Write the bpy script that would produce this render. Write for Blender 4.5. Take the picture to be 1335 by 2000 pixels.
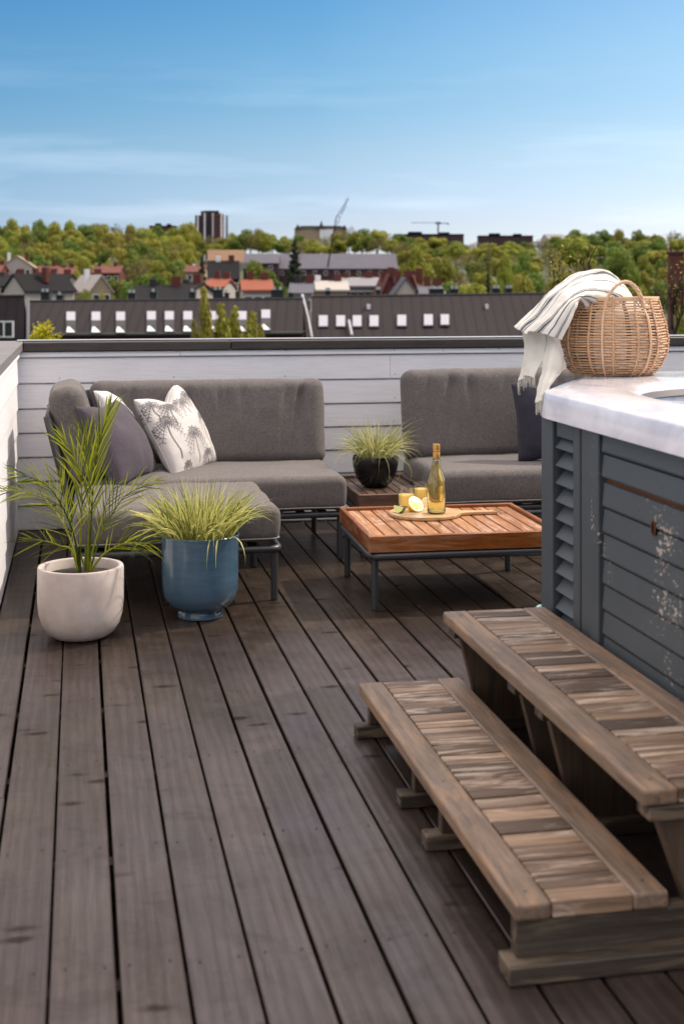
import bpy, math, random
from mathutils import Vector, Matrix, Euler, noise
random.seed(7)
PI = math.pi
for o in list(bpy.data.objects): bpy.data.objects.remove(o)
S = bpy.context.scene
COL = S.collection

# ---------------------------------------------------------------- camera
CAMZ = 1.275; FPX = 2600.0; YAW = math.atan(513.5/FPX)
cam = bpy.data.objects.new('camera', bpy.data.cameras.new('camera')); COL.objects.link(cam)
cam.location = (0, 0, CAMZ); cam.rotation_euler = (PI/2, 0, -YAW)
cd = cam.data; cd.sensor_fit = 'VERTICAL'; cd.sensor_height = 36; cd.sensor_width = 24
cd.lens = FPX*36/2000; cd.shift_y = -0.22; cd.clip_start = .05; cd.clip_end = 8000
cd.dof.use_dof = True; cd.dof.focus_distance = 5.4; cd.dof.aperture_fstop = 4.2
S.camera = cam
CA, SA = math.cos(YAW), math.sin(YAW)
def at(px, py, depth):
    """world point seen at photo pixel (px,py) of the 1335x2000 photo, at a given distance along the view axis"""
    lat = (px-667.5)/FPX*depth
    return Vector((depth*SA+lat*CA, depth*CA-lat*SA, CAMZ-(py-560)/FPX*depth))
def gnd(px, py, z=0.0):
    return at(px, py, FPX*(CAMZ-z)/(py-560))
def y_on(px, X):
    t = (px-667.5)/FPX
    return X*(CA-t*SA)/(SA+t*CA)

# ---------------------------------------------------------------- light
SUN_EL, SUN_AZ = math.radians(46), math.radians(15)      # azimuth measured from +X towards +Y
w = bpy.data.worlds.new("World"); S.world = w; w.use_nodes = True
nt = w.node_tree; nt.nodes.clear()
def wn(t, **k):
    n = nt.nodes.new(t)
    for a, b in k.items(): setattr(n, a, b)
    return n
sky = wn('ShaderNodeTexSky', sky_type='NISHITA', sun_disc=False)
sky.sun_elevation = SUN_EL; sky.sun_rotation = PI/2-SUN_AZ
sky.altitude = 300; sky.air_density = .75; sky.dust_density = .35; sky.ozone_density = 3.2
tc = wn('ShaderNodeTexCoord'); sep = wn('ShaderNodeSeparateXYZ')
nt.links.new(tc.outputs['Generated'], sep.inputs[0])
# the gradient of the hazy sky near the horizon
SKYC = ((0, (.60, .53, .55)), (.05, (.60, .53, .55)), (.061, (.60, .55, .56)), (.1, (.58, .58, .54)), (.137, (.47, .58, .55)), (.174, (.43, .60, .58)), (.207, (.35, .575, .595)), (.9, (.4, .5, .55)))
rmp = wn('ShaderNodeValToRGB'); nt.links.new(sep.outputs['Z'], rmp.inputs[0])
e = rmp.color_ramp.elements
e[0].position = 0; e[0].color = SKYC[0][1]+(1,)
e[1].position = .9; e[1].color = SKYC[-1][1]+(1,)
for p_, c_ in ((a_, b_+(1,)) for a_, b_ in SKYC[1:-1]):
    q = e.new(p_); q.color = c_
mul = wn('ShaderNodeMix', data_type='RGBA', blend_type='MULTIPLY'); mul.inputs['Factor'].default_value = 1
nt.links.new(sky.outputs[0], mul.inputs['A']); nt.links.new(rmp.outputs[0], mul.inputs['B'])
# the sky pales towards the sun's side and deepens away from it
gx = wn('ShaderNodeMapRange'); gx.inputs[1].default_value = -.06; gx.inputs[2].default_value = .19; nt.links.new(sep.outputs['X'], gx.inputs[0])
gm = wn('ShaderNodeMix', data_type='RGBA'); nt.links.new(gx.outputs[0], gm.inputs['Factor']); gm.inputs['A'].default_value = (.74, .86, .93, 1); gm.inputs['B'].default_value = (1, 1, 1, 1)
m2 = wn('ShaderNodeMix', data_type='RGBA', blend_type='MULTIPLY'); m2.inputs['Factor'].default_value = 1; nt.links.new(mul.outputs['Result'], m2.inputs['A']); nt.links.new(gm.outputs['Result'], m2.inputs['B'])
gy = wn('ShaderNodeMapRange'); gy.inputs[1].default_value = .17; gy.inputs[2].default_value = .55; nt.links.new(sep.outputs['X'], gy.inputs[0])
mul = wn('ShaderNodeMix', data_type='RGBA', blend_type='ADD'); nt.links.new(gy.outputs[0], mul.inputs['Factor']); nt.links.new(m2.outputs['Result'], mul.inputs['A']); mul.inputs['B'].default_value = (1.0, .85, .62, 1)
# thin wisps of cloud
mp = wn('ShaderNodeMapping'); mp.inputs['Scale'].default_value = (2.2, 2.2, 22); mp.inputs['Location'].default_value = (3.1, .4, 2.0)
nt.links.new(tc.outputs['Generated'], mp.inputs[0])
cn = wn('ShaderNodeTexNoise'); cn.inputs['Scale'].default_value = 1.6; cn.inputs['Detail'].default_value = 7; cn.inputs['Roughness'].default_value = .55
nt.links.new(mp.outputs[0], cn.inputs[0])
cr = wn('ShaderNodeValToRGB'); cr.color_ramp.elements[0].position = .52; cr.color_ramp.elements[1].position = .85
nt.links.new(cn.outputs['Fac'], cr.inputs[0])
zr = wn('ShaderNodeMapRange'); zr.inputs[1].default_value = .20; zr.inputs[2].default_value = .05; zr.inputs[3].default_value = .0; zr.inputs[4].default_value = .24
nt.links.new(sep.outputs['Z'], zr.inputs[0])
cm = wn('ShaderNodeMath', operation='MULTIPLY'); nt.links.new(cr.outputs[0], cm.inputs[0]); nt.links.new(zr.outputs[0], cm.inputs[1])
mx = wn('ShaderNodeMix', data_type='RGBA'); nt.links.new(cm.outputs[0], mx.inputs['Factor'])
nt.links.new(mul.outputs['Result'], mx.inputs['A']); mx.inputs['B'].default_value = (7.6, 8.0, 8.6, 1)
# unseen bright veil added overhead for ambient light, above the clear band in view
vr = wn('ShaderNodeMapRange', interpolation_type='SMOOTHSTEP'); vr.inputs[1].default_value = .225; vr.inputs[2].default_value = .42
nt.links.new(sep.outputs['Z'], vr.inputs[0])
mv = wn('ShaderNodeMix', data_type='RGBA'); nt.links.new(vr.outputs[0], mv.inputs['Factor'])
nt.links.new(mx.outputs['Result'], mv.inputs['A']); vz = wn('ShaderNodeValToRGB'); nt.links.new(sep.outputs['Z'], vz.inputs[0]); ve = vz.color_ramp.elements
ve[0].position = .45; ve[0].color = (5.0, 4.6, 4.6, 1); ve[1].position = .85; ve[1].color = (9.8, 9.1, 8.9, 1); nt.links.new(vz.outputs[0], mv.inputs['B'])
bg = wn('ShaderNodeBackground'); bg.inputs[1].default_value = .105
wo = wn('ShaderNodeOutputWorld')
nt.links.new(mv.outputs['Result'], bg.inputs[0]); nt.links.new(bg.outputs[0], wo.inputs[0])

sun = bpy.data.objects.new('sun', bpy.data.lights.new('sun', 'SUN')); COL.objects.link(sun)
sun.data.energy = 2.0; sun.data.angle = math.radians(1.2); sun.data.color = (1, .90, .75)
d = Vector((math.cos(SUN_EL)*math.cos(SUN_AZ), math.cos(SUN_EL)*math.sin(SUN_AZ), math.sin(SUN_EL)))
sun.rotation_euler = d.to_track_quat('Z', 'Y').to_euler()
S.view_settings.view_transform = 'Standard'; S.view_settings.look = 'None'
S.view_settings.exposure = 1.1; S.view_settings.gamma = 1

# ---------------------------------------------------------------- materials
class NT:
    def __init__(s, name):
        s.m = bpy.data.materials.new(name); s.m.use_nodes = True; s.t = s.m.node_tree; s.t.nodes.clear()
        s.out = s.n('ShaderNodeOutputMaterial'); s.b = s.n('ShaderNodeBsdfPrincipled'); s.l(s.b.outputs[0], s.out.inputs[0])
    def n(s, t, **k):
        n = s.t.nodes.new(t)
        for a, b in k.items(): setattr(n, a, b)
        return n
    def l(s, a, b): s.t.links.new(a, b)
    def coord(s, kind='Object', scale=(1, 1, 1), rnd=False, loc=(0, 0, 0), rot=(0, 0, 0)):
        c = s.n('ShaderNodeTexCoord').outputs[kind]
        m = s.n('ShaderNodeMapping'); m.inputs['Scale'].default_value = scale; m.inputs['Location'].default_value = loc; m.inputs['Rotation'].default_value = rot
        if rnd:
            a = s.n('ShaderNodeAttribute', attribute_name='rnd'); v = s.n('ShaderNodeVectorMath', operation='MULTIPLY_ADD')
            cmb = s.n('ShaderNodeCombineXYZ')
            for i in range(3): s.l(a.outputs['Fac'], cmb.inputs[i])
            s.l(cmb.outputs[0], v.inputs[0]); v.inputs[1].default_value = (17, 31, 23); s.l(c, v.inputs[2]); c = v.outputs[0]
        s.l(c, m.inputs[0]); return m.outputs[0]
    def noise(s, vec, scale=5, detail=4, rough=.5, dist=0):
        n = s.n('ShaderNodeTexNoise'); s.l(vec, n.inputs['Vector'])
        n.inputs['Scale'].default_value = scale; n.inputs['Detail'].default_value = detail
        n.inputs['Roughness'].default_value = rough; n.inputs['Distortion'].default_value = dist
        return n.outputs['Fac']
    def ramp(s, f, *st):
        r = s.n('ShaderNodeValToRGB'); s.l(f, r.inputs[0]); e = r.color_ramp.elements
        e[0].position = st[0][0]; e[0].color = c4(st[0][1]); e[1].position = st[-1][0]; e[1].color = c4(st[-1][1])
        for p, c in st[1:-1]: q = e.new(p); q.color = c4(c)
        return r.outputs[0]
    def mix(s, f, a, b, mode='MIX'):
        m = s.n('ShaderNodeMix', data_type='RGBA', blend_type=mode)
        for i, v in (('Factor', f), ('A', a), ('B', b)):
            if hasattr(v, 'links'): s.l(v, m.inputs[i])
            else: m.inputs[i].default_value = v if i == 'Factor' else c4(v)
        return m.outputs['Result']
    def math(s, op, a, b=0):
        m = s.n('ShaderNodeMath', operation=op)
        for i, v in enumerate((a, b)):
            if hasattr(v, 'links'): s.l(v, m.inputs[i])
            else: m.inputs[i].default_value = v
        return m.outputs[0]
    def bump(s, h, strength=.3, dist=.002):
        b = s.n('ShaderNodeBump'); b.inputs['Strength'].default_value = strength; b.inputs['Distance'].default_value = dist
        s.l(h, b.inputs['Height'])
        if s.b.inputs['Normal'].is_linked: s.l(s.b.inputs['Normal'].links[0].from_socket, b.inputs['Normal'])
        s.l(b.outputs[0], s.b.inputs['Normal'])
    def col(s, c):
        if hasattr(c, 'links'): s.l(c, s.b.inputs['Base Color'])
        else: s.b.inputs['Base Color'].default_value = c4(c)
        return s
    def set(s, **k):
        for a, v in k.items():
            i = s.b.inputs[a.replace('_', ' ')]
            if hasattr(v, 'links'): s.l(v, i)
            else: i.default_value = v
        return s
def c4(c):
    if isinstance(c, (int, float)): return (c, c, c, 1)
    return tuple(c)+(1,) if len(c) == 3 else c

M = {}
def plain(name, c, rough=.6, var=.18, scale=8, metal=0, bump=0, **k):
    n = NT(name); f = n.noise(n.coord(), scale, 5, .6)
    n.col(n.mix(f, tuple(x*(1-var) for x in c), tuple(min(1, x*(1+var)) for x in c)))
    n.set(Roughness=rough, Metallic=metal, **k)
    if rough >= .8: n.set(Specular_IOR_Level=.15)
    if bump: n.bump(n.noise(n.coord(), scale*12, 3), bump, .003)
    M[name] = n.m; return n

def deck_mat():
    n = NT('deck_wood'); v = n.coord(rnd=True, scale=(1, 1, 1))
    vs = n.n('ShaderNodeMapping'); n.l(v, vs.inputs[0]); vs.inputs['Scale'].default_value = (1, .09, 1)
    # annual rings as distorted bands running along the board
    wv = n.n('ShaderNodeTexWave', wave_type='BANDS', bands_direction='X'); n.l(vs.outputs[0], wv.inputs['Vector'])
    wv.inputs['Scale'].default_value = 11; wv.inputs['Distortion'].default_value = 9; wv.inputs['Detail'].default_value = 3
    wv.inputs['Detail Scale'].default_value = .9; wv.inputs['Detail Roughness'].default_value = .55
    vf = n.n('ShaderNodeMapping'); n.l(v, vf.inputs[0]); vf.inputs['Scale'].default_value = (1, .03, 1)
    fine = n.noise(vf.outputs[0], 190, 4, .65)
    patch = n.noise(v, 1.7, 4, .6); patch2 = n.noise(v, 5.5, 5, .7, .4)
    at_ = n.n('ShaderNodeAttribute', attribute_name='rnd')
    base = n.ramp(patch, (.3, (.020, .0135, .010)), (.5, (.030, .021, .018)), (.72, (.044, .033, .029)))
    base = n.mix(n.math('MULTIPLY', wv.outputs['Fac'], .35), base, (.014, .009, .007))
    base = n.mix(n.ramp(fine, (.38, .30), (.62, 0)), base, (.012, .008, .006))
    base = n.mix(n.ramp(patch2, (.58, 0), (.78, .3)), base, (.07, .055, .05))
    # far boards: darker brown painted in for the blocked sky reflection, with scuffs
    sp = n.n('ShaderNodeSeparateXYZ'); n.l(n.coord(), sp.inputs[0])
    far = n.n('ShaderNodeMapRange'); n.l(n.math('ADD', sp.outputs['Y'], n.math('MULTIPLY', patch, 1.2)), far.inputs[0])
    far.inputs[1].default_value = 5.15; far.inputs[2].default_value = 5.75
    wc = n.n('ShaderNodeMapping'); n.l(v, wc.inputs[0]); wc.inputs['Scale'].default_value = (1, 1.6, 1)
    sc = n.noise(wc.outputs[0], 9, 6, .8, 1.4)
    brown = n.mix(n.ramp(sc, (.58, 0), (.74, .7)), n.ramp(patch2, (.3, (.012, .008, .005)), (.7, (.046, .033, .024))), (.16, .13, .105))
    base = n.mix(n.math('MULTIPLY', far.outputs[0], .9), base, brown)
    # knots: short dark marks across the board
    kv = n.n('ShaderNodeMapping'); n.l(v, kv.inputs[0]); kv.inputs['Scale'].default_value = (3.4, 7.5, 1)
    vo = n.n('ShaderNodeTexVoronoi', feature='F1'); n.l(kv.outputs[0], vo.inputs['Vector']); vo.inputs['Scale'].default_value = 1.1
    kx = n.n('ShaderNodeMapping'); n.l(kv.outputs[0], kx.inputs[0])
    k = n.math('ADD', vo.outputs['Distance'], n.math('MULTIPLY', n.noise(v, 26, 3), .16))
    base = n.mix(n.ramp(k, (.18, .85), (.26, 0)), base, (.020, .012, .010))
    n.col(base)
    kn = n.ramp(k, (.16, .12), (.25, 1)); sp_ = n.math('SUBTRACT', .86, n.math('MULTIPLY', far.outputs[0], .60))  # sheen weakened on the far boards too, for the blocked sky reflection
    sp_ = n.math('MULTIPLY', sp_, kn); sp_ = n.math('MULTIPLY', sp_, n.ramp(n.noise(v, 4.2, 6, .72, 1.2), (.36, .62), (.50, 1)))
    sp_ = n.math('MULTIPLY', sp_, n.ramp(fine, (.36, .72), (.58, 1)))
    sp_ = n.math('MULTIPLY', sp_, n.ramp(wv.outputs['Fac'], (.05, 1), (.9, .80)))
    sp_ = n.math('MULTIPLY', sp_, n.math('ADD', n.ramp(patch, (.3, .70), (.7, 1.0)), n.math('MULTIPLY', at_.outputs['Fac'], .16)))
    tint = n.mix(n.ramp(n.noise(v, 2.6, 3, .5), (.4, 0), (.62, 1)), (1.0, .82, .76), (1.0, .87, 1.0)); n.l(tint, n.b.inputs['Specular Tint'])
    n.set(Roughness=n.ramp(patch2, (.3, .30), (.7, .46)), Specular_IOR_Level=sp_)
    n.bump(n.math('ADD', n.math('MULTIPLY', fine, .6), wv.outputs['Fac']), .22, .0015); n.bump(patch2, .25, .004)
    M['deck'] = n.m
deck_mat()

def wood_mat(name, cols, axis='Y', scale=1, rough=.6, rndmix=.5, wear=None, bumpn=.35):
    """cols: dark, mid, light; grain runs along axis; per piece shift through the rnd attribute"""
    n = NT(name); v = n.coord(rnd=True)
    sc = {'X': (.05, 1, 1), 'Y': (1, .05, 1), 'Z': (1, 1, .05)}[axis]
    a = n.n('ShaderNodeMapping'); n.l(v, a.inputs[0]); a.inputs['Scale'].default_value = sc
    g = n.noise(a.outputs[0], 70*scale, 6, .7, .6); p = n.noise(v, 6*scale, 5, .65, .5)
    at_ = n.n('ShaderNodeAttribute', attribute_name='rnd')
    f = n.math('ADD', n.math('MULTIPLY', at_.outputs['Fac'], rndmix), n.math('MULTIPLY', p, 1-rndmix))
    c = n.ramp(f, (.15, cols[0]), (.5, cols[1]), (.85, cols[2]))
    c = n.mix(n.ramp(g, (.36, .65), (.62, 0)), c, tuple(x*.35 for x in cols[0]))
    if wear:
        sw = {'X': (.13, 1, 1), 'Y': (1, .13, 1), 'Z': (1, 1, .13)}[axis]
        b = n.n('ShaderNodeMapping'); n.l(v, b.inputs[0]); b.inputs['Scale'].default_value = sw
        wf = n.noise(b.outputs[0], 22*scale, 6, .72, .8)
        c = n.mix(n.ramp(wf, (.51, 0), (.60, wear[1])), c, wear[0])
    n.col(c); n.set(Roughness=rough); n.bump(g, bumpn, .0015); n.bump(p, .2, .004)
    M[name] = n.m; return n
wood_mat('teak', ((.22, .078, .025), (.37, .155, .058), (.50, .24, .105)), 'Y', 1.2, .5, .35, ((.55, .36, .26), .5))
wood_mat('teak_rim_x', ((.14, .033, .005), (.23, .062, .009), (.33, .11, .022)), 'X', 1.2, .42, .3, ((.46, .26, .16), .35))
wood_mat('teak_rim_y', ((.14, .033, .005), (.23, .062, .009), (.33, .11, .022)), 'Y', 1.2, .42, .3, ((.46, .26, .16), .35))
wood_mat('dark_teak', ((.045, .024, .018), (.075, .042, .030), (.12, .07, .05)), 'Y', 1.2, .45, .35, ((.20, .13, .095), .35))
wood_mat('dark_teak_x', ((.06, .028, .018), (.10, .048, .030), (.15, .08, .05)), 'X', 1.2, .5, .3, ((.22, .13, .085), .35))
wood_mat('step_rail', ((.13, .086, .058), (.20, .138, .096), (.29, .205, .148)), 'Y', 1, .55, .3, ((.33, .19, .10), .5))
wood_mat('step_slat', ((.075, .046, .030), (.175, .108, .068), (.35, .225, .14)), 'X', 1, .58, .8, ((.54, .43, .34), .62), .6)
wood_mat('step_base', ((.026, .018, .012), (.045, .033, .023), (.075, .056, .040)), 'X', 1, .65, .4, ((.28, .2, .13), .4))
wood_mat('step_post', ((.040, .024, .014), (.068, .043, .026), (.11, .07, .042)), 'Z', 1, .65, .4)
wood_mat('cap_wood', ((.045, .034, .028), (.06, .046, .038), (.085, .066, .056)), 'X', .8, .45, .3)
wood_mat('cap_wood_sheen', ((.16, .135, .13), (.21, .18, .175), (.27, .235, .23)), 'X', 1, .5, .3)  # side cap paler and greyer: sky reflection put into the wood colour
wood_mat('board_wood', ((.50, .30, .14), (.60, .38, .19), (.68, .46, .25)), 'X', 1, .45, .2, None, .1)

def paint_wall():
    n = NT('wall_paint'); v = n.coord(rnd=True); a = n.n('ShaderNodeMapping'); n.l(v, a.inputs[0]); a.inputs['Scale'].default_value = (.05, .05, 1)
    g = n.noise(a.outputs[0], 110, 5, .7); p = n.noise(v, 2.2, 4, .6)
    c = n.mix(p, (.74, .72, .745), (.84, .82, .835)); c = n.mix(n.ramp(g, (.3, .25), (.6, 0)), c, (.42, .39, .40))
    vo = n.n('ShaderNodeTexVoronoi'); n.l(v, vo.inputs['Vector']); vo.inputs['Scale'].default_value = 3.1
    c = n.mix(n.ramp(vo.outputs['Distance'], (.02, .3), (.06, 0)), c, (.40, .34, .33))
    n.col(c); n.set(Roughness=.5); n.bump(g, .35, .002); M['wall'] = n.m
paint_wall()

def fabric(name, dark, light, scale=900, rough=.95, crease=.5):
    n = NT(name); v = n.coord()
    a = n.noise(n.coord(scale=(1, .12, .12)), scale, 2, .6); b = n.noise(n.coord(scale=(.12, 1, 1)), scale, 2, .6)
    f = n.math('MULTIPLY', n.math('ADD', a, b), .5)
    if scale < 1000:
        a2 = n.noise(n.coord(scale=(1, .2, .2)), 260, 3, .7); b2 = n.noise(n.coord(scale=(.2, 1, 1)), 260, 3, .7)
        f = n.math('ADD', n.math('MULTIPLY', f, .4), n.math('MULTIPLY', n.math('ADD', a2, b2), .3))
    big = n.noise(v, 6, 4, .6)
    c = n.ramp(f, (.36, dark), (.62, light)); c = n.mix(n.math('MULTIPLY', big, .35), c, tuple(x*.7 for x in dark))
    n.col(c); n.set(Roughness=rough, Specular_IOR_Level=.2, Sheen_Weight=.08, Sheen_Roughness=.5)
    n.bump(f, .35, .001); n.bump(n.noise(v, 9, 3, .5, .8), crease*.7, .008)
    M[name] = n.m; return n
fabric('cushion', (.066, .057, .055), (.195, .172, .165))
fabric('linen_dark', (.050, .040, .052), (.105, .085, .105), 1300, .95, .8)
fabric('linen_navy', (.020, .019, .028), (.040, .038, .055), 1300, .95, .8)
fabric('cotton_white', (.66, .63, .60), (.80, .77, .74), 1300, .95, .7)

def palm_print():
    n = fabric('palm_print_cloth', (.50, .46, .44), (.66, .61, .59), 1300, .95, .7)
    src = n.b.inputs['Base Color'].links[0].from_socket
    a = n.n('ShaderNodeAttribute', attribute_name='ink')
    n.col(n.mix(a.outputs['Fac'], src, (.055, .05, .06)))
palm_print()

def towel():
    n = NT('towel_cloth'); uv = n.n('ShaderNodeUVMap', uv_map='UVMap').outputs[0]
    sp = n.n('ShaderNodeSeparateXYZ'); n.l(uv, sp.inputs[0]); u = sp.outputs['X']
    def band(c, w):
        d_ = n.math('ABSOLUTE', n.math('SUBTRACT', u, c)); return n.math('LESS_THAN', d_, w)
    tot = None
    for c, w_ in ((.10, .007), (.135, .007), (.215, .006), (.25, .018), (.285, .006), (.42, .006), (.55, .006), (.585, .019), (.62, .006), (.74, .008), (.82, .006), (.86, .02), (.90, .006)):
        b_ = band(c, w_); tot = b_ if tot is None else n.math('MAXIMUM', tot, b_)
    f = n.noise(n.coord(), 700, 2); c = n.mix(f, (.66, .62, .55), (.80, .76, .68))
    n.col(n.mix(n.math('MULTIPLY', tot, .93), c, (.025, .028, .05)))
    n.set(Roughness=.95, Specular_IOR_Level=.1, Sheen_Weight=.3); n.bump(n.noise(n.coord(), 30, 4, .6), .5, .004); n.bump(f, .4, .001)
    M['towel'] = n.m
towel()
plain('fringe_cloth', (.68, .64, .56), .95, .1, 30, bump=.5)
plain('wicker', (.60, .36, .20), .5, .3, 25)
plain('wicker_light', (.66, .42, .25), .5, .2, 25)
plain('metal', (.035, .035, .040), .38, .15, 6)
plain('piping_cord', (.26, .23, .215), .9, .15, 60)
plain('backrest_fabric', (.075, .065, .068), .8, .2, 30)
plain('nail', (.16, .13, .12), .6)
plain('glide', (.01, .01, .01), .5)
def concrete():
    n = NT('concrete'); v = n.coord(); p = n.noise(v, 5, 5, .6); q = n.noise(v, 60, 4)
    c = n.ramp(p, (.3, (.38, .32, .29)), (.5, (.50, .43, .40)), (.7, (.60, .54, .52)))
    c = n.mix(n.ramp(n.noise(v, 9, 6, .8, 1), (.66, 0), (.8, .35)), c, (.30, .24, .22))
    n.col(c); n.set(Roughness=.62); n.bump(q, .12, .002); M['concrete'] = n.m
concrete()
def glaze():
    n = NT('blue_glaze'); v = n.coord(scale=(1, 1, 6)); p = n.noise(v, 6, 5, .6); q = n.noise(n.coord(scale=(1, 1, 14)), 10, 3)
    c = n.ramp(p, (.3, (.045, .092, .145)), (.7, (.070, .128, .19)))
    n.col(n.mix(n.ramp(q, (.55, 0), (.75, .12)), c, (.12, .18, .23)))
    n.set(Roughness=.16, Coat_Weight=.5, Coat_Roughness=.06); n.bump(q, .05, .002); M['blue_glaze'] = n.m
glaze()
plain('black_glaze', (.008, .007, .007), .18, .2)
plain('soil', (.045, .038, .03), .95, .4, 60, bump=1)
plain('inner_pot', (.03, .04, .05), .5)

def leaf_mat(name, a, b, trans=.35, rough=.45, objrnd=0, scale=30):
    n = NT(name); f = n.noise(n.coord(), scale, 3, .6)
    if not objrnd: f = n.math('ADD', n.math('MULTIPLY', n.n('ShaderNodeAttribute', attribute_name='rnd').outputs['Fac'], .75), n.math('MULTIPLY', f, .25))
    c = n.mix(n.ramp(f, (.2, 0), (.8, 1)), a, b) if not objrnd else n.mix(n.ramp(f, (.35, 0), (.65, 1)), a, b)
    if objrnd:
        oi = n.n('ShaderNodeObjectInfo'); hs = n.n('ShaderNodeHueSaturation')
        n.l(c, hs.inputs['Color'])
        n.l(n.math('ADD', .5-objrnd*.04, n.math('MULTIPLY', oi.outputs['Random'], objrnd*.08)), hs.inputs['Hue'])
        n.l(n.math('ADD', 1-objrnd*.3, n.math('MULTIPLY', n.math('FRACT', n.math('MULTIPLY', oi.outputs['Random'], 7.3)), objrnd*.6)), hs.inputs['Value'])
        c = hs.outputs[0]
    n.col(c); n.set(Roughness=rough, Specular_IOR_Level=.3)
    tr = n.n('ShaderNodeBsdfTranslucent'); n.l(c, tr.inputs[0])
    ms = n.n('ShaderNodeMixShader'); ms.inputs[0].default_value = trans
    n.l(n.b.outputs[0], ms.inputs[1]); n.l(tr.outputs[0], ms.inputs[2]); n.l(ms.outputs[0], n.out.inputs[0])
    M[name] = n.m
leaf_mat('palm_leaf', (.045, .075, .008), (.34, .36, .025), .45, .4)
leaf_mat('grass_leaf', (.10, .13, .010), (.72, .68, .24), .4, .5)
leaf_mat('grass_fine', (.14, .16, .02), (.70, .66, .32), .45, .5)
leaf_mat('tree_yellowgreen', (.20, .205, .028), (.36, .345, .045), .3, .7, .6, .35)
leaf_mat('tree_green', (.10, .145, .022), (.21, .26, .04), .3, .7, .6, .35)
leaf_mat('tree_olive', (.15, .135, .045), (.25, .22, .07), .2, .8, .6, .35)
leaf_mat('tree_dark', (.018, .028, .018), (.045, .06, .028), .1, .8, .4, .5)
leaf_mat('tree_red', (.07, .012, .012), (.15, .03, .025), .2, .7, .3, .5)
leaf_mat('tree_blossom', (.34, .32, .22), (.55, .52, .42), .2, .8, .3, .5)
leaf_mat('tree_forsythia', (.35, .30, .01), (.55, .48, .02), .3, .7, .2, 5)
leaf_mat('bud_leaf', (.16, .15, .02), (.30, .25, .04), .35, .6, 0, 20)
plain('bark', (.06, .045, .035), .9, .3, 6)
plain('twig', (.05, .032, .024), .8, .3, 30)

def tub_paint(name, chips):
    n = NT(name); v = n.coord(rnd=True); p = n.noise(v, 3, 4); g = n.noise(n.coord(scale=(.2, .2, 1)), 120, 4, .7)
    c = n.mix(p, (.042, .052, .062), (.066, .078, .088)); c = n.mix(n.ramp(g, (.3, .3), (.6, 0)), c, (.035, .045, .052))
    if chips:
        w1 = n.coord(); cl = n.noise(w1, 4.2, 2, .5); f = n.noise(n.coord(scale=(1, 1, 1.5)), 60, 4, .75)
        s_ = n.math('ADD', n.math('MULTIPLY', cl, .55), n.math('MULTIPLY', f, .62))
        c = n.mix(n.ramp(s_, (.700, 0), (.712, 1)), c, (.42, .36, .31))
    n.col(c); n.set(Roughness=.55); n.bump(g, .3, .0015); M[name] = n.m
tub_paint('tub_paint', False); tub_paint('tub_paint_worn', True)
def acrylic():
    n = NT('acrylic'); v = n.coord(scale=(1.2, .5, .35)); p = n.noise(v, 4, 6, .65, 1.6); q = n.noise(n.coord(scale=(1, .6, .2)), 14, 5, .6, .8)
    c = n.ramp(p, (.3, (.44, .43, .50)), (.5, (.64, .62, .68)), (.68, (.78, .76, .80)))
    n.col(n.mix(n.ramp(q, (.55, 0), (.7, .4)), c, (.46, .43, .49))); n.set(Roughness=.18, Coat_Weight=.4, Coat_Roughness=.08); M['acrylic'] = n.m
acrylic()
plain('tub_void', (.006, .006, .008), .8)
plain('rust_wood', (.16, .055, .02), .8, .4, 20)
plain('seal', (.10, .085, .09), .4)
n = NT('water'); n.col((.35, .55, .75)); n.set(Roughness=.03, Transmission_Weight=.6, IOR=1.33); n.bump(n.noise(n.coord(), 6, 2), .1, .01); M['water'] = n.m
n = NT('clear_glass'); tr_ = n.n('ShaderNodeBsdfTransparent'); tr_.inputs[0].default_value = (.96, .97, .97, 1); gl_ = n.n('ShaderNodeBsdfGlossy'); gl_.inputs['Roughness'].default_value = .03
lw = n.n('ShaderNodeLayerWeight'); lw.inputs['Blend'].default_value = .35; ms_ = n.n('ShaderNodeMixShader'); n.l(n.math('ADD', n.math('MULTIPLY', lw.outputs['Fresnel'], .35), .02), ms_.inputs[0]); n.l(tr_.outputs[0], ms_.inputs[1]); n.l(gl_.outputs[0], ms_.inputs[2]); n.l(ms_.outputs[0], n.out.inputs[0]); M['glass'] = n.m
n = NT('bottle_glass'); n.col((.985, .99, .95)); n.set(Roughness=.0, Transmission_Weight=1, IOR=1.45); M['bottle_glass'] = n.m
n = NT('wine'); n.col((1, .86, .34)); n.set(Roughness=.0, Transmission_Weight=.82, IOR=1.34); M['wine'] = n.m
n = NT('juice'); n.col((1, .80, .34)); n.set(Roughness=.3); jt = n.n('ShaderNodeBsdfTranslucent'); jt.inputs[0].default_value = (1, .84, .42, 1); jm = n.n('ShaderNodeMixShader'); jm.inputs[0].default_value = .5; n.l(n.b.outputs[0], jm.inputs[1]); n.l(jt.outputs[0], jm.inputs[2]); n.l(jm.outputs[0], n.out.inputs[0]); M['juice'] = n.m
plain('bottle_foil', (.62, .34, .09), .32, .15, 40, metal=.6)
plain('lemon_skin', (.80, .50, .02), .4, .1, 60, bump=.2)
def citrus(name, pulp, pith):
    n = NT(name); a = n.n('ShaderNodeAttribute', attribute_name='rnd')
    n.col(n.ramp(a.outputs['Fac'], (.0, pulp), (.8, pulp), (.86, pith), (1, pith))); n.set(Roughness=.25, Subsurface_Weight=.3, Subsurface_Radius=(.01, .008, .002)); M[name] = n.m
citrus('lemon_cut', (.86, .62, .16), (.88, .84, .66))
citrus('lime_cut', (.62, .68, .22), (.72, .78, .50))
plain('lime_skin', (.07, .16, .015), .4, .2, 60)
plain('string', (.30, .2, .12), .9)
plain('teal_cloth', (.38, .56, .58), .9, .15, 20, bump=.5)
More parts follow.
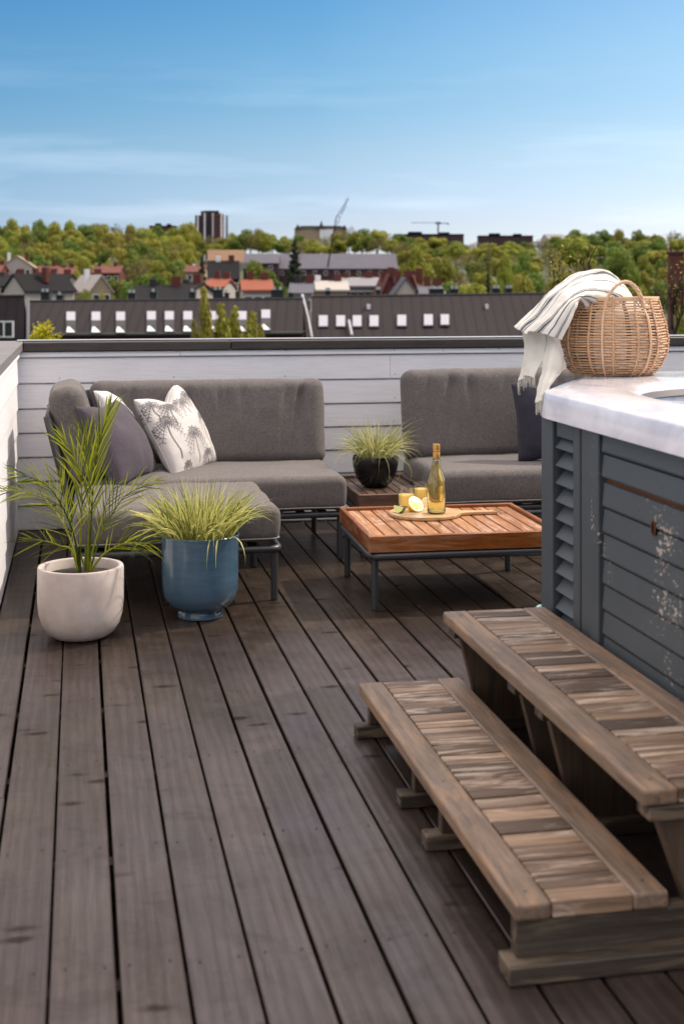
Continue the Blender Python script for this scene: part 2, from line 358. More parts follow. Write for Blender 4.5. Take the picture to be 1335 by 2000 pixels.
# city
def roof_metal(name, c, s=3.2):
    n = NT(name); v = n.coord(scale=(1, 1, 1)); wv = n.n('ShaderNodeTexWave', wave_type='BANDS', bands_direction='X'); n.l(v, wv.inputs[0]); wv.inputs['Scale'].default_value = s
    p = n.noise(v, .25, 5, .6)
    cc = n.mix(p, tuple(x*.8 for x in c), tuple(x*1.25 for x in c))
    n.col(n.mix(n.ramp(wv.outputs['Fac'], (.0, .45), (.25, 0)), cc, tuple(x*.45 for x in c))); n.set(Roughness=.8, Specular_IOR_Level=.12); M[name] = n.m
roof_metal('roof_dark', (.028, .022, .024), .45); roof_metal('roof_grey', (.11, .105, .125), .8); roof_metal('roof_black', (.012, .011, .013), 1)
plain('roof_red', (.14, .055, .045), .8, .25, .5); plain('roof_orange', (.24, .075, .045), .8, .2, .5)
plain('plaster_white', (.38, .34, .31), .8, .1, .5); plain('plaster_cream', (.30, .23, .16), .8, .12, .5)
plain('brick', (.11, .038, .032), .85, .2, .3); plain('brick_dark', (.065, .036, .038), .85, .25, .3)
plain('stone_grey', (.22, .21, .22), .8, .15, .4); plain('black_metal', (.012, .012, .014), .5)
plain('white_trim', (.70, .69, .70), .5, .06, 2); plain('blind_sky_glint', (.33, .32, .36), .25, .05, 2)
plain('dark_pane', (.02, .024, .03), .08); plain('sheet_metal', (.42, .42, .44), .35, .1, 3, metal=.4)
plain('soil_field', (.17, .10, .06), .95, .2, .05)
def ground_mat():
    n = NT('ground_cover'); v = n.coord(); p = n.noise(v, .02, 6, .6); q = n.noise(v, .3, 4, .6)
    c = n.ramp(p, (.35, (.03, .04, .012)), (.5, (.05, .06, .02)), (.65, (.07, .065, .04))); n.col(n.mix(n.math('MULTIPLY', q, .5), c, (.03, .035, .015))); n.set(Roughness=.95); M['ground'] = n.m
ground_mat()

# ---------------------------------------------------------------- mesh builder
class MB:
    def __init__(s): s.v = []; s.f = []; s.m = []; s.r = []; s.X = Matrix.Identity(4); s.uv = {}
    def add(s, vs, fs, m=0, r=None):
        o = len(s.v); s.v += [s.X @ Vector(p) for p in vs]
        r = random.random() if r is None else r
        for f in fs: s.f.append([i+o for i in f]); s.m.append(m); s.r.append(r)
        return o
    def box(s, x0, x1, y0, y1, z0, z1, b=0, m=0, r=None):
        if b <= 0:
            vs = [(x, y, z) for x in (x0, x1) for y in (y0, y1) for z in (z0, z1)]
            s.add(vs, [(0, 1, 3, 2), (4, 6, 7, 5), (0, 4, 5, 1), (2, 3, 7, 6), (0, 2, 6, 4), (1, 5, 7, 3)], m, r); return
        c = ((x0+x1)/2, (y0+y1)/2, (z0+z1)/2); h = (abs(x1-x0)/2, abs(y1-y0)/2, abs(z1-z0)/2); b = min(b, min(h)*.95)
        vs = []; ix = {}
        for sx in (-1, 1):
            for sy in (-1, 1):
                for sz in (-1, 1):
                    for k in range(3):
                        p = [h[i]-(0 if i == k else b) for i in range(3)]
                        ix[(sx, sy, sz, k)] = len(vs); vs.append((c[0]+sx*p[0], c[1]+sy*p[1], c[2]+sz*p[2]))
        fs = []
        for k in range(3):
            i, j = (k+1) % 3, (k+2) % 3
            for sg in (-1, 1):
                f = []
                for a, bb in ((-1, -1), (1, -1), (1, 1), (-1, 1)):
                    q = [0, 0, 0]; q[k] = sg; q[i] = a; q[j] = bb; f.append(ix[(q[0], q[1], q[2], k)])
                fs.append(f if sg > 0 else f[::-1])
            for a in (-1, 1):
                for bb in (-1, 1):   # edge along k between faces i(sign a) and j(sign bb)
                    q = [0, 0, 0]; q[i] = a; q[j] = bb; f = []
                    q[k] = -1; t = tuple(q); f += [ix[t+(i,)], ix[t+(j,)]]
                    q[k] = 1; t = tuple(q); f += [ix[t+(j,)], ix[t+(i,)]]
                    fs.append(f if a*bb < 0 else f[::-1])
        for sx in (-1, 1):
            for sy in (-1, 1):
                for sz in (-1, 1):
                    f = [ix[(sx, sy, sz, k)] for k in range(3)]; fs.append(f if sx*sy*sz > 0 else f[::-1])
        s.add(vs, fs, m, r)
    def tube(s, pts, rad, n=8, m=0, r=None, cap=True, closed=False):
        pts = [Vector(p) for p in pts]; N = len(pts); rad = rad if isinstance(rad, (list, tuple)) else [rad]*N
        vs = []; fs = []; up = None
        for i, p in enumerate(pts):
            if closed: t = (pts[(i+1) % N]-pts[i-1])
            else: t = (pts[min(i+1, N-1)]-pts[max(i-1, 0)])
            t = t.normalized() if t.length > 1e-9 else Vector((0, 0, 1))
            if up is None: up = Vector((0, 0, 1)) if abs(t.z) < .9 else Vector((1, 0, 0))
            a = t.cross(up).normalized(); up = a.cross(t).normalized()
            for k in range(n):
                th = 2*PI*k/n; vs.append(p+(a*math.cos(th)+up*math.sin(th))*rad[i])
        for i in range(N if closed else N-1):
            for k in range(n):
                j = (i+1) % N
                fs.append((i*n+k, i*n+(k+1) % n, j*n+(k+1) % n, j*n+k))
        if cap and not closed: fs.append(tuple(range(n))[::-1]); fs.append(tuple(range((N-1)*n, N*n)))
        s.add(vs, fs, m, r)
    def lathe(s, prof, n=48, c=(0, 0, 0), m=0, r=None, wob=0):
        vs = []; fs = []
        for i, (rr, z) in enumerate(prof):
            for k in range(n):
                th = 2*PI*k/n; q = rr*(1+wob*math.sin(2*th+z*9)); vs.append((c[0]+q*math.cos(th), c[1]+q*math.sin(th), c[2]+z))
        for i in range(len(prof)-1):
            for k in range(n): fs.append((i*n+k, i*n+(k+1) % n, (i+1)*n+(k+1) % n, (i+1)*n+k))
        s.add(vs, fs, m, r)
    def grid(s, P, m=0, r=None, uv=None):
        nu, nv = len(P), len(P[0]); vs = [p for row in P for p in row]
        fs = [(i*nv+j, (i+1)*nv+j, (i+1)*nv+j+1, i*nv+j+1) for i in range(nu-1) for j in range(nv-1)]
        o = s.add(vs, fs, m, r)
        if uv:
            for i in range(nu):
                for j in range(nv): s.uv[o+i*nv+j] = (i/(nu-1), j/(nv-1))
    def prism(s, poly, z0, z1, m=0, r=None, axis='Z'):
        n = len(poly); f = {'Z': lambda a, b, c: (a, b, c), 'Y': lambda a, b, c: (a, c, b), 'X': lambda a, b, c: (c, a, b)}[axis]
        vs = [f(a, b, z0) for a, b in poly]+[f(a, b, z1) for a, b in poly]
        fs = [tuple(range(n))[::-1], tuple(range(n, 2*n))]+[(i, (i+1) % n, n+(i+1) % n, n+i) for i in range(n)]
        s.add(vs, fs, m, r)
    def mesh(s, name, mats, smooth=False, angle=None):
        me = bpy.data.meshes.new(name); me.from_pydata([tuple(p) for p in s.v], [], s.f)
        for m in (mats if isinstance(mats, (list, tuple)) else [mats]): me.materials.append(M[m])
        me.polygons.foreach_set('material_index', s.m)
        a = me.attributes.new('rnd', 'FLOAT', 'FACE'); a.data.foreach_set('value', s.r)
        if s.uv:
            l = me.uv_layers.new(name='UVMap')
            for lp in me.loops: l.data[lp.index].uv = s.uv.get(lp.vertex_index, (0, 0))
        if smooth: me.polygons.foreach_set('use_smooth', [True]*len(me.polygons))
        me.update()
        if smooth and angle: me.set_sharp_from_angle(angle=math.radians(angle))
        return me
    def build(s, name, mats, parent=None, smooth=False, angle=40, loc=None):
        me = s.mesh(name, mats, smooth, angle); o = bpy.data.objects.new(name, me); COL.objects.link(o)
        if parent is not None: o.parent = parent; o.matrix_parent_inverse = Matrix.Identity(4)
        if loc is not None: o.location = loc
        return o
def tag(o, label=None, cat=None, group=None, kind=None):
    if label: o['label'] = label
    if cat: o['category'] = cat
    if group: o['group'] = group
    if kind: o['kind'] = kind
    return o
def empty(name, loc=(0, 0, 0), rz=0, label=None, cat=None, group=None):
    o = bpy.data.objects.new(name, None); COL.objects.link(o); o.location = loc; o.rotation_euler = (0, 0, rz); o.empty_display_size = .1
    return tag(o, label, cat, group)
def copy_tree(o, parent=None):
    c = o.copy(); COL.objects.link(c)
    if parent is not None: c.parent = parent
    for ch in list(KIDS.get(o.name, [])) or [k for k in o.children]: copy_tree(ch, c)
    return c
KIDS = {}
def subsurf(o, n=1):
    m = o.modifiers.new('s', 'SUBSURF'); m.levels = n; m.render_levels = n; return o
def nz(p, s=1, seed=0): return noise.noise(Vector((p[0]*s+seed, p[1]*s-seed*.7, p[2]*s+seed*1.3)))

# ================================================================ TERRACE SETTING
WX, WY = -.32, 7.15                        # inner faces of the side and the back parapet
def build_deck():
    b = MB(); x = -.0537-.125*3; rr = random.Random(3)
    while x < 4.6:
        x0, x1 = x+.0036, x+.1214
        js = [-1.2, 3.42, WY+.06] if x < -.2 else [-1.2, WY+.06]
        for a, c in zip(js[:-1], js[1:]):
            dx = rr.uniform(-.0018, .0018); z = rr.uniform(-.0015, .0015); r = rr.random()
            b.box(x0+dx, x1+dx, a+(.0015 if x < -.2 else .0002), c-(.0015 if x < -.2 else .0002), -.028+(z if x < -.2 else 0), z if x < -.2 else 0, .0025, 0, r)
        ny = 2.53-.55*5
        while ny < WY:
            for nx in (x0+.022+rr.uniform(-.004, .004), x1-.022+rr.uniform(-.004, .004)):
                yy = ny+rr.uniform(-.012, .012); k = 8
                if yy > -.8: b.add([(nx+.0032*math.cos(2*PI*i/k), yy+.0032*math.sin(2*PI*i/k), .0024) for i in range(k)], [tuple(range(k))], 1)
            ny += .55
        x += .125
    y = 2.53-.55*5
    while y < WY: b.box(-.45, 4.6, y-.022, y+.022, -.13, -.034, 0, 2); y += .55
    b.box(-.45, 4.6, -1.2, WY+.1, -.30, -.14, 0, 3)
    tag(b.build('deck', ['deck', 'glide', 'step_base', 'soil']), kind='structure')
build_deck()

def parapet(label, side):
    L = 5.2 if side == 'back' else 8.4
    t = empty('parapet_wall', (WX, WY, 0) if side == 'back' else (WX, WY, 0), 0, label, 'wall')
    b = MB(); rr = random.Random(5 if side == 'back' else 6)
    zs = [-.13, 0.0, .127, .254, .380, .507, .634, .766, .902, .936]
    for z0, z1 in zip(zs[:-1], zs[1:]):
        cuts = [0, L] if z1-z0 < .08 and side != 'back' else sorted([0, L, rr.uniform(.3, L-.3)])
        if z0 == .902: cuts = [0, .85, 2.3, L]
        if z0 == .766 and side == 'back': cuts = [0, 2.0, L]
        for a, c in zip(cuts[:-1], cuts[1:]):
            ts = .006 if z0 == .902 else 0
            # a lapped board: lower edge stands 9 mm proud with a small shadow gap below
            prof = [(-.004, z0+.002), (.0125+ts, z0+.004), (.014+ts, z0+.009), (.0075+ts, z1-.004), (.002, z1), (-.02, z1), (-.02, z0+.002)]
            r = rr.random()
            if side == 'back': b.prism([(-p-0, z) for p, z in prof], a+.0008, c-.0008, 0, r, 'X')
            else: b.prism([(p, z) for p, z in prof], -c+.0008, -a-.0008, 0, r, 'Y')
    for z0, z1 in zip(zs[1:-1], zs[2:]):
        q = .22
        while q < L:
            zz = z0+.028+rr.uniform(-.003, .003); qq = q+rr.uniform(-.01, .01); n8 = [(.0030*math.cos(2*PI*i/8), .0030*math.sin(2*PI*i/8)) for i in range(8)]
            if side == 'back': b.add([(qq+a_, -.0168, zz+c_) for a_, c_ in n8], [tuple(range(8))], 1)
            else: b.add([(.0168, -qq+a_, zz+c_) for a_, c_ in n8], [tuple(range(8))], 1)
            q += .60
    b.build('cladding', ['wall', 'nail'], t)
    c = MB()
    if side == 'back': c.box(-.16, L, .025, .13, -.13, .93, 0)
    else: c.box(-.13, -.025, -L, .12, -.13, .929, 0)
    c.build('wall_core', ['wall'], t)
    k = MB()
    if side == 'back':
        for a, e_ in ((.036, 1.12), (1.123, 3.3), (3.303, L)): k.box(a, e_, -.034, .16, .938, .985, .004, 0)
        k.build('cap_board', ['cap_wood'], t)
        f = MB(); f.box(0, L, .06, .175, .988, .992, .001); f.build('highlight_strip', ['sheet_metal'], t)  # pale strip added for the bright highlight line on the cap
    else:
        k.box(-.17, .034, -L, .16, .939, .986, .004, 0)
        k.build('cap_board', ['cap_wood_sheen'], t)
    # the thin strip is added to draw a bright line along the outer edge
parapet('long low back wall of lavender grey painted boards behind the sofas, capped with dark wood', 'back')
parapet('short side wall of bright whitish boards at the left edge, beside the potted palm', 'side')

# ================================================================ SOFT FURNITURE
def rbox(hx, hy, hz, r, nx=26, ny=20, nz_=7, puff=.15, wr=.004, seed=0, crease=None):
    """a rounded, slightly swollen box centred at 0 as vertex/face lists"""
    def samples(h, n):
        e = [-(h-r)+2*(h-r)*i/n for i in range(n+1)]; a = [r*math.sin(PI/2*k/4) for k in range(1, 5)]
        return [-(h-r)-q for q in a[::-1]]+e+[(h-r)+q for q in a]
    sx, sy, sz = samples(hx, nx), samples(hy, ny), samples(hz, nz_)
    H = (hx, hy, hz); vid = {}; vs = []; fs = []
    def put(q):
        key = (round(q[0], 5), round(q[1], 5), round(q[2], 5))
        if key in vid: return vid[key]
        inn = [max(-(H[i]-r), min(H[i]-r, q[i])) for i in range(3)]; d_ = Vector([q[i]-inn[i] for i in range(3)])
        m_ = max(abs(c) for c in d_) if d_.length > 0 else 0
        if d_.length > 1e-9:
            # cube to sphere so the rounding is even
            c = d_/r; x, y, z = [max(-1, min(1, k)) for k in c]
            # undo the sine spacing
            x, y, z = [math.asin(k)/(PI/2) if abs(k) < 1 else k for k in (x, y, z)]
            x, y, z = math.tan(x*PI/4), math.tan(y*PI/4), math.tan(z*PI/4)
            d_ = Vector((x, y, z)).normalized()*r
        p = Vector(inn)+d_
        bx = (1-(p.x/hx)**2); by = (1-(p.y/hy)**2); bz = (1-(p.z/hz)**2)
        p.z += hz*puff*max(0, bx)**.6*max(0, by)**.6*(1 if p.z > 0 else -.4)*abs(p.z)/hz
        p.y += hy*.02*max(0, bz)*(p.y/hy); p.x += hx*.015*max(0, bz)*(p.x/hx)
        n_ = d_.normalized() if d_.length > 0 else Vector((0, 0, 1))
        p += n_*(nz(p, 5, seed)*wr*1.6+nz(p, 13, seed+4)*wr*.8)
        if crease: p += n_*crease(p)
        vid[key] = len(vs); vs.append(p); return vid[key]
    for (A, B, k, i, j) in ((sx, sy, 2, 0, 1), (sy, sz, 0, 1, 2), (sz, sx, 1, 2, 0)):
        for sg in (-1, 1):
            for a0, a1 in zip(A[:-1], A[1:]):
                for b0, b1 in zip(B[:-1], B[1:]):
                    f = []
                    for aa, bb in ((a0, b0), (a1, b0), (a1, b1), (a0, b1)):
                        q = [0, 0, 0]; q[k] = sg*H[k]; q[i] = aa; q[j] = bb; f.append(put(q))
                    fs.append(f if sg > 0 else f[::-1])
    return vs, fs
def piping(b, hx, hy, z, r, rad=.0035, m=0, X=None):
    pts = []
    for cx, cy, a0 in ((hx-r, hy-r, 0), (-hx+r, hy-r, PI/2), (-hx+r, -hy+r, PI), (hx-r, -hy+r, 3*PI/2)):
        for k in range(6):
            a = a0+PI/2*k/5; pts.append((cx+r*math.cos(a), cy+r*math.sin(a), z))
    out = []
    for i, p in enumerate(pts):
        q = pts[(i+1) % len(pts)]; n_ = max(1, int((Vector(q)-Vector(p)).length/.05))
        for k in range(n_):
            c = Vector(p).lerp(Vector(q), k/n_); c.z += nz(c, 7, 3)*.002; out.append(c)
    b.tube(out, rad, 6, m, closed=True)
def seat(parent, x0, x1, y0, y1, z0, z1, seed=0, crease=None):
    b = MB(); hx, hy, hz = (x1-x0)/2, (y1-y0)/2, (z1-z0)/2
    vs, fs = rbox(hx, hy, hz, .034, puff=.16, wr=.004, seed=seed, crease=crease); b.add(vs, fs)
    o = b.build('seat_cushion', ['cushion'], parent, True, None, ((x0+x1)/2, (y0+y1)/2, (z0+z1)/2))
    p = MB(); piping(p, hx+.002, hy+.002, -hz+.018, .036, .0035)
    p.build('piping', ['piping_cord'], o, True)
    return o
def back(parent, c, w, h, t, tilt, rz=0, seed=0):
    def cr(p):
        if p.z < 0: return 0
        top = max(0, (p.y/(h/2)+1)/2)
        s_ = 0
        rr = random.Random(seed)
        for k in range(int(w*13)):
            x = rr.uniform(-w/2+.10, w/2-.10); a = rr.uniform(.3, 1); s_ -= .020*a*math.exp(-((p.x-x-.02*math.sin(p.y*7+k))/.016)**2)*top**rr.uniform(.5, 2.0)*(1-.95*max(0, min(1, (top-.80)/.14)))
        return s_
    b = MB(); vs, fs = rbox(w/2, h/2, t/2, t*.36, int(w*70), 22, 3, puff=.28, wr=.0025, seed=seed, crease=cr); b.add(vs, fs)
    o = b.build('back_cushion', ['cushion'], parent, True, None, c)
    # local X along the width, local Y up, local Z forwards
    o.rotation_euler = Euler((PI/2-tilt, 0, rz), 'XYZ')
    p = MB(); piping(p, w/2-.006, h/2-.006, -t*.12, t*.34, .0028); piping(p, w/2-.006, h/2-.006, t*.12, t*.34, .0028); p.build('piping', ['piping_cord'], o, True)
    return o
def rail(pts, rad=.014): b = MB(); b.tube(pts, rad, 10); return b
def leg(parent, x, y, z, sub=True, rad=.0145):
    b = MB(); b.tube([(0, 0, .008), (0, 0, z)], rad, 12); o = b.build('leg', ['metal'], parent, True, 40, (x, y, 0))
    g = MB(); g.tube([(0, 0, 0), (0, 0, .010)], rad*.92, 12); g.build('glide', ['glide'], o, True, 40)
def base_frame(parent, x0, x1, y0, y1, z, slats=True):
    b = MB(); r = .035; pts = []
    for cx, cy, a0 in ((x1-r, y1-r, 0), (x0+r, y1-r, PI/2), (x0+r, y0+r, PI), (x1-r, y0+r, 3*PI/2)):
        for k in range(5): a = a0+PI/2*k/4; pts.append((cx+r*math.cos(a), cy+r*math.sin(a), z))
    b.tube(pts, .0155, 10, closed=True)
    if slats:
        n_ = int((x1-x0)/.1)
        for i in range(1, n_): x = x0+(x1-x0)*i/n_; b.box(x-.02, x+.02, y0+.01, y1-.01, z+.008, z+.014)
    b.build('frame', ['metal'], parent, True, 40)

def corner_sofa():
    t = empty('corner_sofa', (-.015, 6.08, 0), 0, 'grey outdoor sofa in the left corner, piled with throw pillows', 'sofa')
    base_frame(t, .0, 1.235, .03, .76, .212)
    for x, y in ((.03, .045), (1.215, .045), (.03, .745), (1.215, .745)): leg(t, x, y, .21)
    def cr(p):
        return -.012*math.exp(-((p.x+.17)/.014)**2-((p.y+.12)/.16)**2)*(1 if p.z > 0 else 0)
    seat(t, .012, 1.235, 0, .70, .232, .392, 1, cr)
    back(t, (.660, .668, .585), 1.165, .43, .15, math.radians(12), 0, 2)
    back(t, (-.005, .33, .60), .56, .44, .15, math.radians(13), PI/2, 5)
    # sling backs behind the cushions
    b = MB()
    def sling(X, w, h):
        bb = MB(); bb.X = X; P = []
        for i in range(13):
            u = i/12; P.append([(w*(u-.5), .012*math.sin(PI*u)*-1, h*v/6) for v in range(7)])
        bb.grid(P); o_ = bb.build('backrest', ['backrest_fabric'], t, True, None); m_ = o_.modifiers.new('t', 'SOLIDIFY'); m_.thickness = .022
        q = MB(); q.X = X; q.tube([(-w/2, 0, -.12), (-w/2, 0, h-.03), (-w/2+.03, 0, h), (w/2-.03, 0, h), (w/2, 0, h-.03), (w/2, 0, -.12)], .0145, 10); q.build('backrest_frame', ['metal'], t, True, 40)
    sling(Matrix.Translation((.62, .752, .33)) @ Matrix.Rotation(-math.radians(10), 4, 'X'), 1.20, .37)
    sling(Matrix.Translation((-.03, .39, .33)) @ Matrix.Rotation(PI/2, 4, 'Z') @ Matrix.Rotation(-math.radians(14), 4, 'X'), .68, .37)
corner_sofa()
def ottoman():
    t = empty('ottoman', (-.015, 5.35, 0), 0, 'square grey cushioned ottoman on grey metal legs behind the blue pot', 'ottoman')
    base_frame(t, .0, .812, .0, .68, .212)
    for x, y in ((.018, .018), (.795, .018), (.018, .665), (.795, .665)): leg(t, x, y, .21)
    seat(t, .0, .812, -.01, .70, .238, .386, 8)
ottoman()
def right_sofa():
    t = empty('lounge_sofa', (1.675, 6.10, 0), 0, 'grey armless outdoor sofa in the right corner with one navy pillow', 'sofa')
    base_frame(t, .0, 1.52, .03, .76, .212)
    for x, y in ((.03, .045), (1.49, .045), (.03, .745), (1.49, .745)): leg(t, x, y, .21)
    seat(t, .0, 1.52, 0, .70, .232, .395, 11)
    back(t, (.70, .65, .605), 1.42, .47, .16, math.radians(12), 0, 14)
    b = MB(); b.X = Matrix.Translation((.76, .752, .33)) @ Matrix.Rotation(-math.radians(10), 4, 'X')
    b.box(-.70, .70, -.012, .012, 0, .38, .005); b.build('backrest', ['backrest_fabric'], t)
    q = MB(); q.X = b.X; q.tube([(-.72, 0, -.12), (-.72, 0, .36), (-.69, 0, .39), (.69, 0, .39), (.72, 0, .36), (.72, 0, -.12)], .0145, 10); q.build('backrest_frame', ['metal'], t, True, 40)
right_sofa()

def pillow(name, label, mat, w, h, t, M4, seed=0, n=44, ink=None, ears=.07, sag=0, group=None):
    vs = []; fs = []; ik = []
    for side in (1, -1):
        o = len(vs)
        for i in range(n+1):
            for j in range(n+1):
                u, v = 2*i/n-1, 2*j/n-1
                u = math.copysign(1-(1-abs(u))**1.25, u); v = math.copysign(1-(1-abs(v))**1.25, v)
                x = u*w/2*(1-ears*(1-v*v)**1.0+.03*nz((v, u*.2, 0), 2, seed)); y = v*h/2*(1-ears*(1-u*u)+.03*nz((u, v*.2, 5), 2, seed+9))
                q = max(0, (1-u*u)*(1-v*v)); z = side*t/2*q**.42
                # creases radiating from the corners plus soft folds
                edge = (1-q)**1.5
                z += side*q**.3*(.012*nz((x, y, side), 9, seed)+.007*nz((x, y, side), 22, seed+2)*edge)
                if sag and v > 0: y -= sag*math.exp(-(u/.42)**2)*v*v; z += side*.02*math.exp(-(u/.2)**2)*v*0
                vs.append((x, y, z)); ik.append(ink(u, v) if ink and side > 0 else (ink(-u, v) if ink else 0))
        for i in range(n):
            for j in range(n):
                f = (o+i*(n+1)+j, o+(i+1)*(n+1)+j, o+(i+1)*(n+1)+j+1, o+i*(n+1)+j+1); fs.append(f if side > 0 else f[::-1])
    b = MB(); b.add(vs, fs); o = b.build(name, [mat], None, True, None)
    o.matrix_world = M4
    if ink:
        a = o.data.attributes.new('ink', 'FLOAT', 'POINT'); a.data.foreach_set('value', ik)
    s = MB(); pts = []
    for (a, c) in (((-1, -1), (1, -1)), ((1, -1), (1, 1)), ((1, 1), (-1, 1)), ((-1, 1), (-1, -1))):
        for k in range(14):
            u = a[0]+(c[0]-a[0])*k/14; v = a[1]+(c[1]-a[1])*k/14
            y = v*h/2*(1-ears*(1-u*u)+.03*nz((u, v*.2, 5), 2, seed+9))
            if sag and v > 0: y -= sag*math.exp(-(u/.42)**2)*v*v
            pts.append((u*w/2*(1-ears*(1-v*v)+.03*nz((v, u*.2, 0), 2, seed)), y, 0))
    s.tube(pts, .003, 6, closed=True); s.build('seam', [mat], o, True)
    return tag(o, label, 'pillow', group)
def stand(px, py, depth, face, lean, roll, h):
    """pillow matrix: bottom edge middle seen at px,py; local Y up, local Z is the normal; face = yaw of the normal measured from -Y (towards camera) anticlockwise"""
    p = at(px, py, depth)
    return Matrix.Translation(p) @ Matrix.Rotation(face, 4, 'Z') @ Matrix.Rotation(PI/2-lean, 4, 'X') @ Matrix.Rotation(roll, 4, 'Z') @ Matrix.Translation((0, h/2*.93, 0))

# ink drawing of palm trees on the pillow: strokes rasterised to a vertex attribute
def palm_strokes(seed=1):
    rr = random.Random(seed); st = []
    def palm(x, y, h, s, n=13):
        pts = [(x+.02*math.sin(k), y+h*k/8) for k in range(9)]
        for a, b_ in zip(pts[:-1], pts[1:]):
            st.append((a, b_, .011*s/.3)); st.append(((a[0]+.012, a[1]), (b_[0]+.016, b_[1]), .006))
        cx, cy = pts[-1]
        for k in range(n):
            an = PI*(-.18+1.36*k/(n-1)); L = s*rr.uniform(.8, 1.1); prev = (cx, cy)
            for q in range(1, 7):
                f = q/6; X = cx+L*f*math.cos(an); Y = cy+L*f*math.sin(an)-L*.55*f*f
                st.append((prev, (X, Y), .010*(1-.5*f)))
                dx, dy = X-prev[0], Y-prev[1]; l_ = math.hypot(dx, dy)+1e-6
                for sg in (-1, 1):
                    ex = X+(-dy*sg*.8-dx*-.2)/l_*s*.17; ey = Y+(dx*sg*.8)/l_*s*.17-s*.07
                    st.append(((X, Y), (ex, ey), .0055))
                prev = (X, Y)
    palm(-.05, -.85, .62, .42, 14); palm(.62, -.75, .85, .24, 9); palm(-.72, -.6, .85, .40, 13); palm(.30, .28, .35, .30, 11); palm(.78, .2, .45, .22, 9); palm(-.25, .45, .25, .24, 9)
    palm(-.42, .1, .5, .34, 13); palm(.05, .55, .25, .3, 11); palm(.62, .5, .2, .26, 9); palm(-.8, .35, .4, .3, 10); palm(.35, -1.0, .25, .26, 10); palm(-.6, -1.05, .25, .22, 9)
    return st
ST = palm_strokes()
CELL = {}
for s_ in ST:
    (x0, y0), (x1, y1), r_ = s_
    for i in range(int((min(x0, x1)-.03+2)/.1), int((max(x0, x1)+.03+2)/.1)+1):
        for j in range(int((min(y0, y1)-.03+2)/.1), int((max(y0, y1)+.03+2)/.1)+1): CELL.setdefault((i, j), []).append(s_)
def ink(u, v):
    best = 0
    for (x0, y0), (x1, y1), r_ in CELL.get((int((u+2)/.1), int((v+2)/.1)), ()):
        dx, dy = x1-x0, y1-y0; t = max(0, min(1, ((u-x0)*dx+(v-y0)*dy)/(dx*dx+dy*dy+1e-9)))
        d_ = math.hypot(u-x0-t*dx, v-y0-t*dy); best = max(best, min(1, max(0, (r_*1.8-d_)/r_)))
    return best*.85

pillow('pillow', 'dark navy square pillow leaning on the grey sofa beside the hot tub', 'linen_navy', .38, .40, .15, stand(1086, 892, 6.62, math.radians(-22), math.radians(18), math.radians(6), .40), 21)
R_ = math.radians
pillow('pillow', 'dark plum grey linen pillow in front of the others, behind the potted palm', 'linen_dark', .44, .41, .20, stand(270, 936, 6.15, R_(64), R_(31), R_(0), .42), 31, ears=.06, sag=.02)
pillow('pillow', 'white and grey pillow printed with palm trees, foremost light pillow on the left sofa', 'palm_print_cloth', .44, .44, .17, stand(384, 918, 6.48, R_(54), R_(27), R_(7), .45), 41, 190, ink, .04, .07)
pillow('pillow', 'plain white pillow half hidden behind the plum grey and the palm print pillows', 'cotton_white', .40, .44, .17, stand(292, 912, 6.66, R_(52), R_(25), R_(2), .46), 51, ears=.05, sag=.04)
pillow('pillow', 'dark pillow barely showing between the arm cushion and the white pillow', 'linen_navy', .42, .42, .12, stand(226, 905, 6.72, R_(62), R_(18), R_(2), .42), 61)

# ================================================================ TABLES
def tray_table(name, label, cat, loc, rz, W, D, zt, rim, slat, slat_n, dark=False):
    t = empty(name, loc, rz, label, cat)
    rx, ry = ('dark_teak_x', 'dark_teak') if dark else ('teak_rim_x', 'teak_rim_y')
    b = MB(); th = .022; z0 = zt-.066
    for ya in (0, D-th): b = MB(); b.box(0, W, ya, ya+th, z0, zt, .003); b.build('rim', [rx], t)
    for xa in (.001, W-th+.001): b = MB(); b.box(xa, xa+th-.002, th+.0008, D-th-.0008, z0+.001, zt-.001, .003); b.build('rim', [ry], t)
    b = MB(); x0, x1 = th+.002, W-th-.002; p = (x1-x0)/slat_n
    for i in range(slat_n): b.box(x0+i*p+.003, x0+(i+1)*p-.003, th+.001, D-th-.001, zt-.028, zt-.014, .002)
    b.build('slats', ['dark_teak' if dark else slat], t)
    b = MB(); b.box(th, W-th, th, D-th, z0+.002, z0+.010); b.build('under_panel', ['glide'], t)
    base_frame(t, .012, W-.012, .012, D-.012, z0-.017, False)
    for x, y in ((.03, .035), (W-.03, .035), (.03, D-.035), (W-.03, D-.035)): leg(t, x, y, z0-.017)
    return t
TT = .300
tray_table('coffee_table', 'low orange brown slatted coffee table on grey legs, carrying the bottle and glasses', 'table', (1.110, 5.078, 0), math.radians(-1.6), .79, .70, TT, .066, 'teak', 13)
tray_table('side_table', 'narrow dark brown slatted side table between the two sofas under the black pot', 'table', (1.284, 6.10, 0), math.radians(-.5), .372, .66, .300, .066, 'teak', 7, True)
ZT = TT-.014                                  # top of the slats

